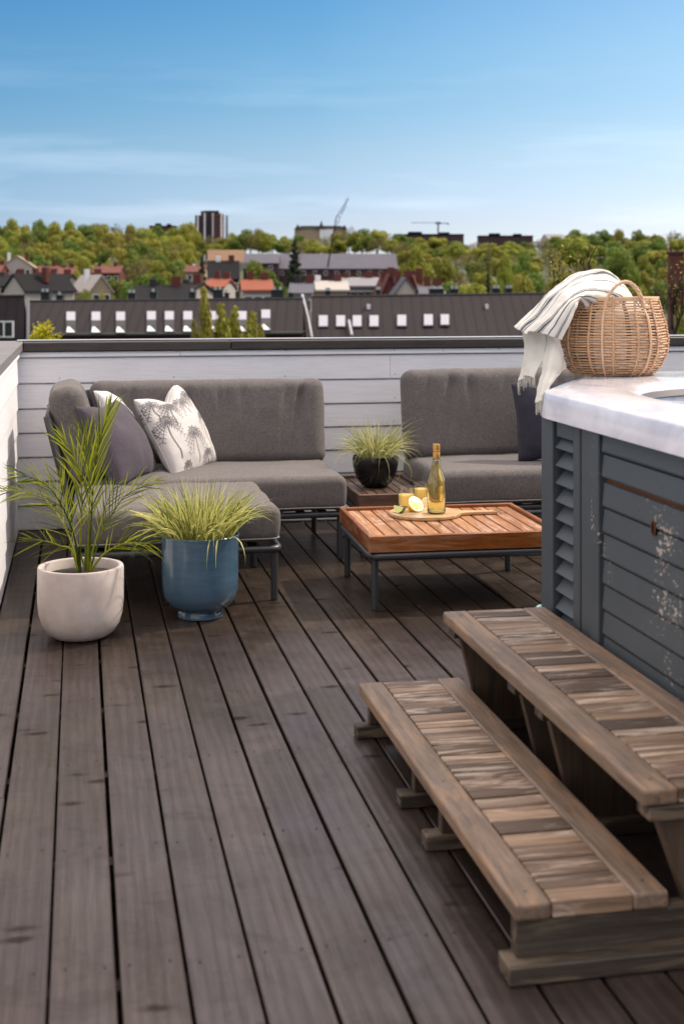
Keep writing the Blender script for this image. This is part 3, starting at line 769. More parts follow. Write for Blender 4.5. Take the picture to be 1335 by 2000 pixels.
def board():
    c = gnd(838, 1003, ZT+.008); t = empty('cutting_board', (c.x, c.y, ZT), math.radians(-6), 'round pale wooden serving board with a handle on the coffee table', 'serving board')
    ra, rb = .155, .15; n = 60; out = []
    for k in range(n):
        a = 2*PI*k/n; out.append((-.02+ra*math.cos(a), rb*math.sin(a)*.93))
    def h(x):  # outline with a tapering handle on +X
        return x
    pts = []
    for k in range(n+1):
        a = .26+(2*PI-.52)*k/n; pts.append((-.02+ra*math.cos(a), rb*math.sin(a)))
    hx0 = pts[-1][0]
    tail = [(hx0+.02, -.026), (hx0+.06, -.017), (hx0+.14, -.014), (hx0+.165, -.012), (hx0+.172, 0), (hx0+.165, .012), (hx0+.14, .014), (hx0+.06, .017), (hx0+.02, .026)]
    poly = pts+tail
    b = MB(); b.prism(poly, .0015, .0165); o = b.build('board', ['board_wood'], t)
    m = o.modifiers.new('b', 'BEVEL'); m.width = .004; m.segments = 2; m.limit_method = 'ANGLE'
    s = MB(); hx = hx0+.165; loop = [(hx-.012, 0, .018), (hx, .008, .022), (hx+.012, .014, .024), (hx+.022, .006, .012), (hx+.018, -.010, .006), (hx+.004, -.008, .016), (hx-.010, -.001, .019)]
    s.tube(loop, .0018, 6); s.tube([(hx+.020, .004, .010), (hx+.034, .016, .004), (hx+.044, .012, .002)], .0016, 6); s.build('string_loop', ['string'], t, True)
board()
ZB = ZT+.0168
def bottle():
    c = gnd(854, 1004, ZB); t = empty('wine_bottle', (c.x, c.y+.02, ZB), 0, 'clear bottle of golden wine with a copper coloured neck, standing on the serving board', 'bottle')
    P = [(.0, .004), (.030, .001), (.037, .003), (.0395, .010), (.0395, .12), (.0385, .140), (.034, .163), (.026, .188), (.0195, .208), (.0162, .226), (.0148, .25), (.0145, .30)]
    b = MB(); b.lathe(P, 40); b.lathe([(max(0, r-.0028), z+(.004 if i < 3 else 0)) for i, (r, z) in enumerate(P)][::-1], 40)
    b.build('bottle_body', ['bottle_glass'], t, True, None)
    q = MB(); W = [(0, .0085), (.028, .0085), (.0362, .012), (.0366, .12), (.0356, .14), (.031, .163), (.0232, .188), (.0168, .208), (.0135, .222), (0, .222)]
    q.lathe(W, 40); q.build('wine', ['wine'], t, True, 50)
    f = MB(); f.lathe([(.0152, .232), (.0156, .234), (.0156, .262), (.0150, .263), (.0150, .266), (.0158, .267), (.0158, .270), (.0151, .271), (.0151, .274), (.0160, .275), (.0160, .2945), (.0152, .297), (0, .2975)], 32, wob=0)
    f.build('foil_cap', ['bottle_foil'], t, True, 40)
bottle()
def tumbler(px, py, label, fill):
    c = gnd(px, py, ZB); t = empty('tumbler', (c.x, c.y, ZB), 0, label, 'glass', 'juice glasses on the serving board')
    b = MB(); b.lathe([(0, .001), (.031, .001), (.034, .004), (.0375, .086), (.0370, .088), (.0360, .087), (.0325, .010), (.029, .008), (0, .008)], 36); b.build('glass_wall', ['glass'], t, True, 50)
    r1 = .0322+(.0360-.0325)*(fill-.010)/.077
    q = MB(); q.lathe([(0, .0083), (.0290, .0083), (.0322, .0105), (r1, fill), (0, fill)], 36); q.build('juice', ['juice'], t, True, 40)
tumbler(793, 990, 'tumbler of orange juice on the left, behind the lime wedge', .055)
tumbler(822, 981, 'tumbler of orange juice tucked behind the wine bottle and the lemon', .062)
def citrus_half(name, label, cat, skin, cut, r, loc, rot, half=True, ang=PI):
    t = empty(name, loc, 0, label, cat); t.rotation_euler = rot
    b = MB(); n = 28; P = []
    for i in range(13):
        th = (PI/2)*i/12; rr_ = r*math.sin(PI/2-th)*1.0; z = -r*1.22*math.sin(th); P.append((rr_, z))
    P[-1] = (0.0005, -r*1.30)
    b.lathe(P, n); b.build('rind', [skin], t, True, None)
    c = MB(); vs = []; fs = []
    for ring, q in enumerate((0.0, .3, .6, .84, .93, 1.0)):
        for k in range(n): vs.append((r*q*math.cos(2*PI*k/n), r*q*math.sin(2*PI*k/n), .0015-.002*q))
    for ring in range(5):
        for k in range(n): c.add([vs[ring*n+k], vs[(ring+1)*n+k], vs[(ring+1)*n+(k+1) % n], vs[ring*n+(k+1) % n]], [(0, 1, 2, 3)], 0, .95 if ring >= 3 or (k % 4 == 0 and ring < 3) else .3+.2*random.random())
    c.build('flesh', [cut], t)
    return t
c = gnd(812, 999, ZB)
citrus_half('lemon_half', 'halved lemon, cut face up and tilted, between the lime and the bottle', 'lemon', 'lemon_skin', 'lemon_cut', .037, (c.x, c.y, ZB+.033), (math.radians(46), math.radians(30), 0))
def wedge():
    c = gnd(783, 1001, ZB); t = empty('lime_wedge', (c.x, c.y, ZB+.001), math.radians(25), 'dark green lime wedge at the left end of the serving board', 'lime')
    t.rotation_euler = (0, math.radians(-24), math.radians(20))
    b = MB(); r = .030; P = []
    for i in range(15):
        s_ = i/14; y = (s_-.5)*2; rr_ = r*math.sqrt(max(.002, 1-y*y)); P.append([(rr_*math.sin(a)*.95, y*.036, .030-rr_*math.cos(a)) for a in [(-.85+1.7*k/10) for k in range(11)]])
    b.grid(P); b.build('rind', ['lime_skin'], t, True, None)
    c2 = MB()
    for sg in (0, -1):
        Q = []
        for row in P: Q.append([Vector((0, row[0][1], .030)), Vector(row[sg]).lerp(Vector((0, row[0][1], .030)), .12), Vector(row[sg])])
        c2.grid([[q[0], q[1]] for q in Q], 0, .3); c2.grid([[q[1], q[2]] for q in Q], 0, .95)
    c2.build('flesh', ['lime_cut'], t)
wedge()
c = gnd(834, 989, ZB); t = citrus_half('lemon_piece', 'small squeezed lemon piece lying behind the halved lemon, against the bottle', 'lemon', 'lemon_skin', 'lemon_cut', .022, (c.x-.004, c.y, ZB+.020), (math.radians(60), math.radians(-35), 0))

# ================================================================ PLANTS ON THE DECK
def ribbon(b, pts, wid, nrm=None, m=0, fold=.25):
    """tapering blade along pts; wid = max width"""
    N = len(pts); vs = []; pts = [Vector(p) for p in pts]; fs = []
    for i, p in enumerate(pts):
        t = (pts[min(i+1, N-1)]-pts[max(i-1, 0)]).normalized()
        sd = t.cross(nrm if nrm is not None else Vector((0, 0, 1)))
        if sd.length < 1e-3: sd = Vector((1, 0, 0))
        sd.normalize(); up = sd.cross(t).normalized(); f = i/(N-1)
        w_ = wid*.5*(math.sin(PI*min(1, f*.8+.22))**.7 if f < 1 else .03)*(1 if f < .6 else (1-(f-.6)/.4*.85))
        vs += [p-sd*w_+up*w_*fold, p, p+sd*w_+up*w_*fold]
    for i in range(N-1):
        o = i*3; fs += [(o, o+3, o+4, o+1), (o+1, o+4, o+5, o+2)]
    b.add(vs, fs, m)
def potted(name, label, x, y, prof, mat, soil_r, soil_z):
    t = empty(name, (x, y, 0), 0, label, 'potted plant')
    b = MB(); b.lathe(prof, 72); b.build('pot', [mat], t, True, 50)
    s = MB(); P = []
    for i in range(9):
        for k in range(1): pass
    s.lathe([(soil_r, soil_z-.004), (soil_r*.8, soil_z+.002), (soil_r*.4, soil_z+.006), (0, soil_z+.008)], 30); s.build('soil', ['soil'], t, True, None)
    return t
# white concrete pot with palm
pc = gnd(158, 1243)
prof = [(.0, .0), (.072, .0), (.098, .006), (.122, .024), (.140, .052), (.151, .090), (.155, .135), (.1555, .19), (.155, .252), (.152, .259), (.140, .260), (.136, .256), (.134, .20), (.132, .12), (0, .1)]
palm = potted('potted_palm', 'feathery green palm in a rounded pinkish white concrete pot near the left wall', pc.x, pc.y, prof, 'concrete', .134, .228)
DP = pc.x*SA+pc.y*CA                             # distance of the palm from the camera
def frond(base, pts, nl, ll, seed, wid=.010, start=.25, curl=.5, spread=.9):
    """pts = photo px,py and depth offset for the midrib"""
    rr = random.Random(seed); ctrl = [Vector(base)]+[at(px, py, DP+dd)-Vector((pc.x, pc.y, 0)) for px, py, dd in pts]
    # Catmull-Rom through the control points
    C = [ctrl[0]*2-ctrl[1]]+ctrl+[ctrl[-1]*2-ctrl[-2]]; P = []
    for i in range(1, len(C)-2):
        for k in range(8):
            u = k/8; a, b_, c_, d_ = C[i-1:i+3]
            P.append(.5*((2*b_)+(c_-a)*u+(2*a-5*b_+4*c_-d_)*u*u+(-a+3*b_-3*c_+d_)*u**3))
    P.append(C[-2]); b = MB(); N = len(P)
    b.tube(P, [.0045*(1-.8*i/N) for i in range(N)], 6, 1)
    nl = int(nl*.62); ll *= 1.15
    for k in range(nl):
        f = start+(1-start)*k/(nl-1); i = min(N-2, int(f*(N-1))); p = P[i].lerp(P[i+1], f*(N-1)-i)
        t = (P[min(N-1, i+1)]-P[max(0, i-1)]).normalized(); sd = t.cross(Vector((SA, CA, .35))).normalized(); up = sd.cross(t).normalized()
        L = ll*(math.sin(PI*(.22+.70*(f-start)/(1-start)))**.6)*rr.uniform(.8, 1.1)
        for sg in (-1, 1):
            an = spread*(1-.55*f)*rr.uniform(.7, 1.15); dr = (t*math.cos(an)+sd*sg*math.sin(an)+up*rr.uniform(-.45, .45)).normalized()
            pp = [p+dr*L*q+Vector((0, 0, -1))*curl*L*q*q*.35*rr.uniform(.5, 1.2) for q in (0, .2, .4, .6, .8, 1)]
            ribbon(b, pp, wid*.52*rr.uniform(.7, 1.1), up+Vector((rr.uniform(-.5, .5),)*3), 0, .3)
    b.build('frond', ['palm_leaf', 'palm_leaf'], palm, True, None)
b0 = Vector((-.006, -.01, .23)); b1 = Vector((.030, .0, .23)); b2 = Vector((.02, .03, .23))
for i, (bs, pts, nl, ll, w_, st, sp) in enumerate((
    (b1, [(178, 1030, 0), (184, 930, .03), (196, 860, .04), (214, 800, .06)], 26, .20, .011, .30, .38),
    (b0, [(158, 1040, 0), (160, 960, -.02), (150, 905, -.04), (130, 865, -.04)], 24, .20, .012, .30, .45),
    (b1, [(174, 1040, 0), (176, 960, .0), (172, 900, -.02), (168, 850, -.03)], 22, .19, .012, .30, .5),
    (b0, [(146, 1050, -.03), (122, 990, -.06), (88, 945, -.06), (30, 925, -.04)], 26, .15, .009, .30, .85),
    (b0, [(140, 1060, .02), (110, 1000, .05), (70, 965, .1), (0, 958, .1)], 26, .15, .008, .30, .8),
    (b1, [(196, 1050, .04), (216, 1010, .08), (246, 968, .10), (300, 940, .12)], 24, .14, .008, .32, .7),
    (b0, [(140, 1075, -.04), (118, 1066, -.08), (94, 1058, -.12), (64, 1052, -.14)], 16, .15, .008, .30, .9),
    (b1, [(200, 1085, -.02), (226, 1068, -.02), (252, 1060, -.02), (292, 1062, -.02)], 18, .13, .008, .30, .85),
    (b2, [(186, 1060, .06), (200, 1010, .10), (212, 975, .12), (222, 950, .14)], 18, .13, .007, .30, .7),
    (b2, [(150, 1060, .06), (134, 1000, .12), (124, 960, .14), (116, 925, .15)], 20, .14, .008, .30, .7))):
    frond(bs, pts, nl, ll, 50+i, w_, st, .55, sp)
s = MB()
for bs, h in ((b0, .10), (b1, .14), (b2, .10)): s.tube([bs-Vector((0, 0, .02)), bs+Vector((0, 0, .02)), bs+Vector((0, 0, h))], [.010, .008, .005], 8)
s.build('stem', ['palm_leaf'], palm, True)

def grass(t, z, R, n, hmin, hmax, out, wid, mat, seed, droop=1.0, aim=None, rmin=0):
    rr = random.Random(seed); b = MB()
    for k in range(n):
        a = rr.uniform(0, 2*PI); q = R*math.sqrt(rr.random()); x, y = q*math.cos(a), q*math.sin(a)
        L = rr.uniform(hmin, hmax); o = out*rr.uniform(.3, 1.3)*(.35+q/R); a2 = a+rr.gauss(0, .5)
        if aim and rr.random() < aim[2]: a2 = math.atan2(aim[1], aim[0])+rr.gauss(0, .6); o *= 1.3
        pts = []
        N = 8
        el = PI/2-min(1.35, o); px_, py_, pz_ = x, y, z
        for i in range(N):
            pts.append((px_, py_, pz_)); st = L/(N-1)
            px_ += st*math.cos(el)*math.cos(a2); py_ += st*math.cos(el)*math.sin(a2); pz_ += st*math.sin(el)
            el -= droop*o*.32*(.6+i/N)*rr.uniform(.7, 1.3)
        ribbon(b, pts, wid*rr.uniform(.6, 1.15), Vector((rr.uniform(-.6, .6), rr.uniform(-1, .2), .4)), 0, .25)
    return b.build('foliage', [mat], t, True, None)
bc = gnd(391, 1203)
prof = [(0, 0), (.082, 0), (.088, .003), (.088, .022), (.084, .028), (.105, .038), (.126, .056), (.140, .082), (.1465, .115), (.1475, .18), (.1485, .25), (.150, .305), (.1515, .318), (.1495, .320), (.1455, .318), (.144, .28), (.14, .2), (0, .2)]
bp = potted('potted_grass', 'yellow green grassy sedge in a tall glossy blue pot in front of the ottoman', bc.x, bc.y, prof, 'blue_glaze', .143, .285)
grass(bp, .30, .130, 560, .12, .27, .50, .0056, 'grass_leaf', 11, .85)
grass(bp, .30, .128, 70, .20, .30, .85, .0052, 'grass_leaf', 17, 1.1)
kc = at(748, 935, FPX*(CAMZ-.30)/(950-560))
prof = [(0, 0), (.045, 0), (.066, .008), (.088, .034), (.104, .070), (.112, .108), (.1135, .138), (.112, .152), (.108, .153), (.104, .145), (.10, .09), (0, .09)]
kb = potted('potted_grass', 'fine wispy pale grass in a round black bowl pot on the dark side table', 1.438, 6.43, prof, 'black_glaze', .104, .135)
kb.location.z = .287
grass(kb, .135, .075, 460, .12, .25, .48, .0034, 'grass_fine', 12, 1.25, (1, 0, .22))
grass(kb, .135, .06, 60, .22, .32, .75, .003, 'grass_fine', 13, 1.5, (.7, -.4, .4))

# ================================================================ HOT TUB
TX = 1.37
def tub():
    t = empty('hot_tub', (TX, 1.9, 0), 0, 'square hot tub clad in chipped dark grey boards with a marbled white acrylic rim', 'hot tub')
    L = lambda x: x-TX
    Ly = lambda px: y_on(px, TX)-1.9
    yc = Ly(1063.5)
    # carcass
    out = [(.03, -.0), (.03, yc-.03), (.24, 2.25), (.42, 2.46), (2.0, 2.46), (2.0, 0)]
    b = MB(); b.prism(out, .02, .885); b.build('carcass', ['tub_void'], t)
    # louvre bay
    p0, p1, p2, p3 = Ly(1086), Ly(1120.5), Ly(1133), Ly(1137)
    b = MB(); b.box(-.012, .028, Ly(1085), yc, .012, .893, .003); b.build('corner_post', ['tub_paint'], t)
    fr = MB(); fr.box(-.004, .030, p2, p1, .015, .888, .003); fr.box(-.003, .030, p1+.0005, p0-.008, .838, .888, .002); fr.box(-.003, .030, p1+.0005, p0-.008, .015, .06, .002)
    lv = fr.build('louvre_panel', ['tub_paint'], t)
    sl = MB(); n_ = 17; z = .10
    pit = .052
    while z < .84:
        sl.X = Matrix.Translation((.016, 0, z)) @ Matrix.Rotation(math.radians(38), 4, 'Y'); sl.box(-.0035, .0035, p1+.001, p0-.004, -.031, .031, .001); z += pit
    sl.build('louvre_slats', ['tub_paint'], lv)
    b = MB(); b.box(-.006, .030, Ly(1163), Ly(1138), .012, .888, .003); b.build('trim_board', ['tub_paint'], t)
    b = MB(); b.box(-.016, .030, Ly(1178), Ly(1163.6), .012, .886, .003); b.build('trim_board', ['tub_paint_worn'], t)
    # siding
    y1 = Ly(1181); b = MB()
    zs = [.012+.0]; z = .757
    while z > .02: b.prism([(.004, max(.012, z-.066)), (-.006, max(.013, z-.065)), (-.008, max(.014, z-.060)), (-.003, z-.003), (.004, z)], 0.0, y1, 0, None, 'Y'); z -= .068
    b.build('siding', ['tub_paint_worn'], t)
    b = MB()
    for z in (.833, .899): b.prism([(.004, z-.064), (-.008, z-.063), (-.010, z-.058), (-.004, z-.004), (.004, z)], 0.0, y1, 0, None, 'Y')
    b.build('siding', ['tub_paint'], t)
    b = MB(); b.box(.006, .020, 0, y1, .750, .772); b.build('rail', ['rust_wood'], t)
    b = MB(); b.box(.005, .029, 0, y1, .012, .748); b.box(.005, .029, 0, y1, .774, .886); b.build('backing', ['tub_void'], t)
    hy = Ly(1283); hb = MB(); P_ = [(hy+.009*math.cos(a), .692+.016*math.sin(a)) for a in [2*PI*k/16 for k in range(16)]]
    hb.prism(P_, -.012, -.004, 0, None, 'X'); hb.build('slot', ['tub_void'], t)
    rb = MB(); rb.tube([(-.011, hy+.011*math.cos(2*PI*k/16), .692+.018*math.sin(2*PI*k/16)) for k in range(16)], .002, 6, closed=True); rb.build('slot_ring', ['rust_wood'], t, True)
    # acrylic rim: outer outline swept through a lip profile, then basin
    o = [(L(1.345), -.05), (L(1.345), 3.74-1.9), (L(1.37), 3.83-1.9), (L(1.58), 4.19-1.9), (L(1.70), 4.36-1.9), (L(1.86), 4.44-1.9), (L(3.2), 4.46-1.9), (L(3.45), 4.2-1.9), (L(3.45), .2), (L(3.2), -.05)]
    def resample(poly, n):
        pts = []
        seg = [(Vector(poly[i]+(0,)), Vector(poly[(i+1) % len(poly)]+(0,))) for i in range(len(poly))]
        tot = sum((b_-a).length for a, b_ in seg)
        for k in range(n):
            d_ = tot*k/n
            for a, b_ in seg:
                l_ = (b_-a).length
                if d_ <= l_: pts.append(a.lerp(b_, d_/l_)); break
                d_ -= l_
        return pts
    n_ = 240; O = resample(o, n_); cx = Vector((L(2.42), 2.98-1.9, 0))
    rings = []
    def ring(fn): rings.append([fn(i, p) for i, p in enumerate(O)])
    def inset(p, d_): v = (cx-p); return p+v.normalized()*d_
    for d_, z in ((.035, .885), (.001, .886), (-.003, .888), (-.003, .892), (.004, .945), (.006, .954), (.010, .959), (.020, .962), (.06, .970), (.085, .978)):
        ring(lambda i, p: inset(p, d_)+Vector((0, 0, z)))
    def circ(r, z):
        def f(i, p):
            v = (p-cx); a = math.atan2(v.y, v.x); e_ = (abs(math.cos(a))**3.4+abs(math.sin(a))**3.4)**(-1/3.4)
            return cx+Vector((math.cos(a)*r*e_, math.sin(a)*r*e_*1.06, z))
        return f
    for r, z in ((.955, .980), (.935, .979), (.92, .975), (.908, .962), (.90, .945), (.89, .90), (.86, .72), (.78, .45), (.4, .40), (.01, .40)): ring(circ(r, z))
    b = MB(); vs = [p for r_ in rings for p in r_]; fs = []
    for a in range(len(rings)-1):
        for i in range(n_): fs.append((a*n_+i, a*n_+(i+1) % n_, (a+1)*n_+(i+1) % n_, (a+1)*n_+i))
    b.add(vs, [f[::-1] for f in fs]); b.build('shell', ['acrylic'], t, True, 35)
    # dark seal strip below the rim and the water
    s = MB(); R1 = [circ(.903, .956)(i, p) for i, p in enumerate(O)]; R2 = [circ(.892, .938)(i, p) for i, p in enumerate(O)]
    s.add(R1+R2, [(i, (i+1) % n_, n_+(i+1) % n_, n_+i) for i in range(n_)]); s.build('seal', ['seal'], t, True)
    wv = MB(); R = [circ(.886, .885)(i, p) for i, p in enumerate(O)]; wv.add(R+[cx+Vector((0, 0, .885))], [(i, (i+1) % n_, n_) for i in range(n_)]); wv.build('water', ['water'], t)
tub()

# ================================================================ STEPS
def steps():
    y0, y1 = 2.335, 3.735
    t = empty('wooden_steps', (.785, y0, 0), 0, 'weathered two tier wooden steps leading up to the hot tub', 'steps')
    L = y1-y0; rr = random.Random(9)
    def tread(x0, x1, zt, th, label):
        w = .072; r = rr.random
        b = MB(); y = 0.0
        while y < L-.01:
            q = min(L, y+rr.choice((.044, .048, .052, .058, .064, .074)))
            if L-q < .035: q = L
            z = rr.uniform(-.0015, .001); b.box(x0+w+.001, x1-w-.001, y+.0026, q-.0026, zt-th+.002, zt+z-.001, .002); y = q
        o = b.build('tread', ['step_slat'], t); o['label'] = label
        for a, c in ((x0, x0+w), (x1-w, x1)):
            e_ = MB(); e_.box(a, c, 0, L, zt-th, zt, 0); q = e_.build('edge_board', ['step_rail'], o); m = q.modifiers.new('b', 'BEVEL'); m.width = .008; m.segments = 4
    tread(.0, .303, .140, .034, 'lower tread of worn cross slats between two long boards')
    tread(.250, .562, .333, .034, 'upper tread of worn cross slats between two long boards')
    # near end: apron board standing on a foot board
    b = MB(); b.box(.006, .56, .010, .046, .036, .105, .002); b.build('side_board', ['step_base'], t)
    def foot(ya, w, h=.036, x0=-.018, x1=.56):
        b = MB(); b.box(x0, x1, ya, ya+w, .001, h, .003); b.build('foot_bearer', ['step_base'], t)
    foot(-.022, .072, .036)
    for ya in (.60-.03, .82, 1.33): foot(ya, .045)
    def post(x0, x1, ya, yb, z0, z1):
        b = MB(); b.box(x0, x1, ya, yb, z0, z1, .002); b.build('post', ['step_post'], t)
    for ya in (.578, .828, 1.338): post(.02, .065, ya, ya+.03, .037, .105)
    for ya in (.578, .828, 1.338): b = MB(); b.box(.066, .25, ya+.001, ya+.029, .06, .104, .002); b.build('cross_bearer', ['step_base'], t)
    # long runners close to the floor and slanted plate legs under the upper tread
    b = MB(); b.box(.05, .085, .05, L-.03, .062, .104, .002); b.build('runner', ['step_post'], t)
    for ya, yb in ((.010, .046), (.60, .63), (.80, .83), (1.335, 1.365)):
        b = MB(); b.prism([(.285, .271), (.52, .271), (.52, .037 if ya > .05 else .106), (.345, .037 if ya > .05 else .106)], ya, yb, 0, None, 'Y')
        b.build('leg', ['step_post'], t)
        c = MB(); c.box(.262, .545, ya-.012, yb+.012, .272, .2985, .002); c.build('cleat', ['step_base'], t)
    b = MB(); b.box(.50, .53, .05, L-.04, .18, .27, .002); b.build('back_rail', ['step_post'], t)
    for x, y, z in ((.036, .05, .1401), (.27, .05, .1401), (.036, .62, .1401), (.286, .05, .3331), (.53, .05, .3331), (.286, 1.34, .3331)):
        k = MB(); k.lathe([(.0035, .0002), (0, .0006)], 10, (x, y, z)); k.build('screw', ['glide'], t)
steps()
def rag():
    c = gnd(1062, 1190); b = MB(); vs = []; n = 20
    P = [[(.12*(u/n-.5)*2*.7+.01*nz((u, v, 0), .4), .10*(v/n-.5)*2*.8, max(.002, .062*(1-((u/n-.5)*2)**2)*(1-((v/n-.5)*2)**2)**.7+.016*nz((u, v, 3), .35))) for v in range(n+1)] for u in range(n+1)]
    b.grid(P); o = b.build('cloth', ['teal_cloth'], None, True, None, (c.x+.05, c.y-.06, .002)); m = o.modifiers.new('t', 'SOLIDIFY'); m.thickness = .003
    tag(o, 'pale teal cloth bundled on the deck at the foot of the hot tub corner', 'cloth')
rag()

# ================================================================ BASKET AND TOWEL
BZ = .978; BC = Vector((1.772, 4.25, BZ))
def bas_r(z):                      # radius over height .26
    pts = ((0, .118), (.012, .138), (.04, .160), (.08, .176), (.12, .180), (.17, .172), (.21, .160), (.258, .147))
    for (a, ra), (b_, rb) in zip(pts[:-1], pts[1:]):
        if a <= z <= b_: f = (z-a)/(b_-a); f = f*f*(3-2*f)*.5+f*.5; return ra+(rb-ra)*f
    return .147
def basket():
    t = empty('wicker_basket', BC, math.radians(12), 'open rattan basket with a looped handle standing on the hot tub rim', 'basket')
    b = MB(); z = .006; rr = random.Random(4)
    while z < .255:
        r = bas_r(z); N = 64; pts = []
        for k in range(N):
            a = 2*PI*k/N; q = r+.0022*math.sin(a*12+(z*400))+.001*nz((a, z*40, 0), 2); pts.append((q*1.03*math.cos(a), q*math.sin(a), z+.0022*nz((math.cos(a), math.sin(a), z*9), 2.5)))
        b.tube(pts, .0032, 6, closed=True); z += .0088+rr.uniform(-.0012, .0012)
    b.build('weave', ['wicker'], t, True)
    b = MB()
    for k in range(3): N = 60; b.tube([(1.03*(bas_r(.256)+.002)*math.cos(2*PI*i/N), (bas_r(.256)+.002)*math.sin(2*PI*i/N), .252+.0045*k) for i in range(N)], .0032, 6, closed=True)
    b.build('rim', ['wicker_light'], t, True)
    b = MB(); NS = 14
    for k in range(NS):
        a = 2*PI*k/NS+.1; P = [((bas_r(q)+.0035)*1.03*math.cos(a), (bas_r(q)+.0035)*math.sin(a), q) for q in [.258*i/14 for i in range(15)]]
        b.tube(P, .0034, 6)
        for i in range(26):
            q = .258*i/26; rr_ = bas_r(q)+.004; c = Vector((rr_*1.03*math.cos(a), rr_*math.sin(a), q)); tn = Vector((-math.sin(a), math.cos(a), 0))
            b.tube([c-tn*.005+Vector((0, 0, .002)), c+Vector((math.cos(a), math.sin(a), 0))*.004, c+tn*.005-Vector((0, 0, .002))], .0014, 4)
    b.build('stakes', ['wicker'], t, True)
    b = MB()
    for i in range(-7, 8): x = i*.018; l_ = math.sqrt(max(0, .125**2-x*x)); b.tube([(x, -l_, .006), (x, l_, .006)], .003, 5)
    b.build('base', ['wicker'], t, True)
    for sg in (-1, 1):
        h = MB(); P = []
        am = -PI/2-.32 if sg < 0 else PI/2-.32
        for i in range(25):
            f = i/24; a = am+(f-.5)*.86; rad = bas_r(.258)+.006; z = .225+.088*math.sin(PI*f)**.6
            P.append((rad*1.03*math.cos(a), rad*math.sin(a), z))
        for e_, rev in ((P[0], 1), (P[-1], 0)):
            a = math.atan2(e_[1], e_[0]); down = [((bas_r(q)+.008)*1.03*math.cos(a), (bas_r(q)+.008)*math.sin(a), q) for q in [.225*(1-i/8) for i in range(1, 9)]]
            h.tube([P[0] if rev else P[-1]]+down, .0042, 6)
        for k in range(3):
            Q = [(p[0]+.003*math.cos(i*1.1+k*2.09), p[1]+.003*math.sin(i*1.1+k*2.09), p[2]+.003*math.sin(i*1.1+k*2.09+1.5)) for i, p in enumerate(P)]
            h.tube(Q, .0042, 6)
        h.build('handle', ['wicker_light'], t, True)
basket()
def sheet(name, ctrl, mat, nu=50, nv=70, th=.004, wr=.004, seed=0, parent=None, folds=0):
    """ctrl[u][v] world points; smooth Catmull-Rom patch"""
    def cr(p, f):
        n_ = len(p); x = f*(n_-1); i = min(int(x), n_-2); u = x-i
        a = p[max(i-1, 0)]; b_ = p[i]; c_ = p[i+1]; d_ = p[min(i+2, n_-1)]
        return .5*((2*b_)+(c_-a)*u+(2*a-5*b_+4*c_-d_)*u*u+(-a+3*b_-3*c_+d_)*u**3)
    P = []
    for i in range(nu+1):
        row = [cr([cr(list(col_), j/nv) for col_ in ctrl], i/nu) for j in range(nv+1)]
        P.append(row)
    Q = []
    for i in range(nu+1):
        r_ = []
        for j in range(nv+1):
            a = P[min(i+1, nu)][j]-P[max(i-1, 0)][j]; b_ = P[i][min(j+1, nv)]-P[i][max(j-1, 0)]; n_ = a.cross(b_)
            n_ = n_.normalized() if n_.length > 1e-12 else Vector((0, 0, 1))
            r_.append(P[i][j]+n_*(wr*nz(P[i][j], 16, seed)*2+wr*.6*nz(P[i][j], 45, seed)+folds*math.sin(i/nu*PI*7+2*math.sin(j/nv*3))*(j/nv)))
        Q.append(r_)
    b = MB(); b.grid(Q, uv=True); o = b.build(name, [mat], parent, True, None); m = o.modifiers.new('t', 'SOLIDIFY'); m.thickness = th
    return o, Q
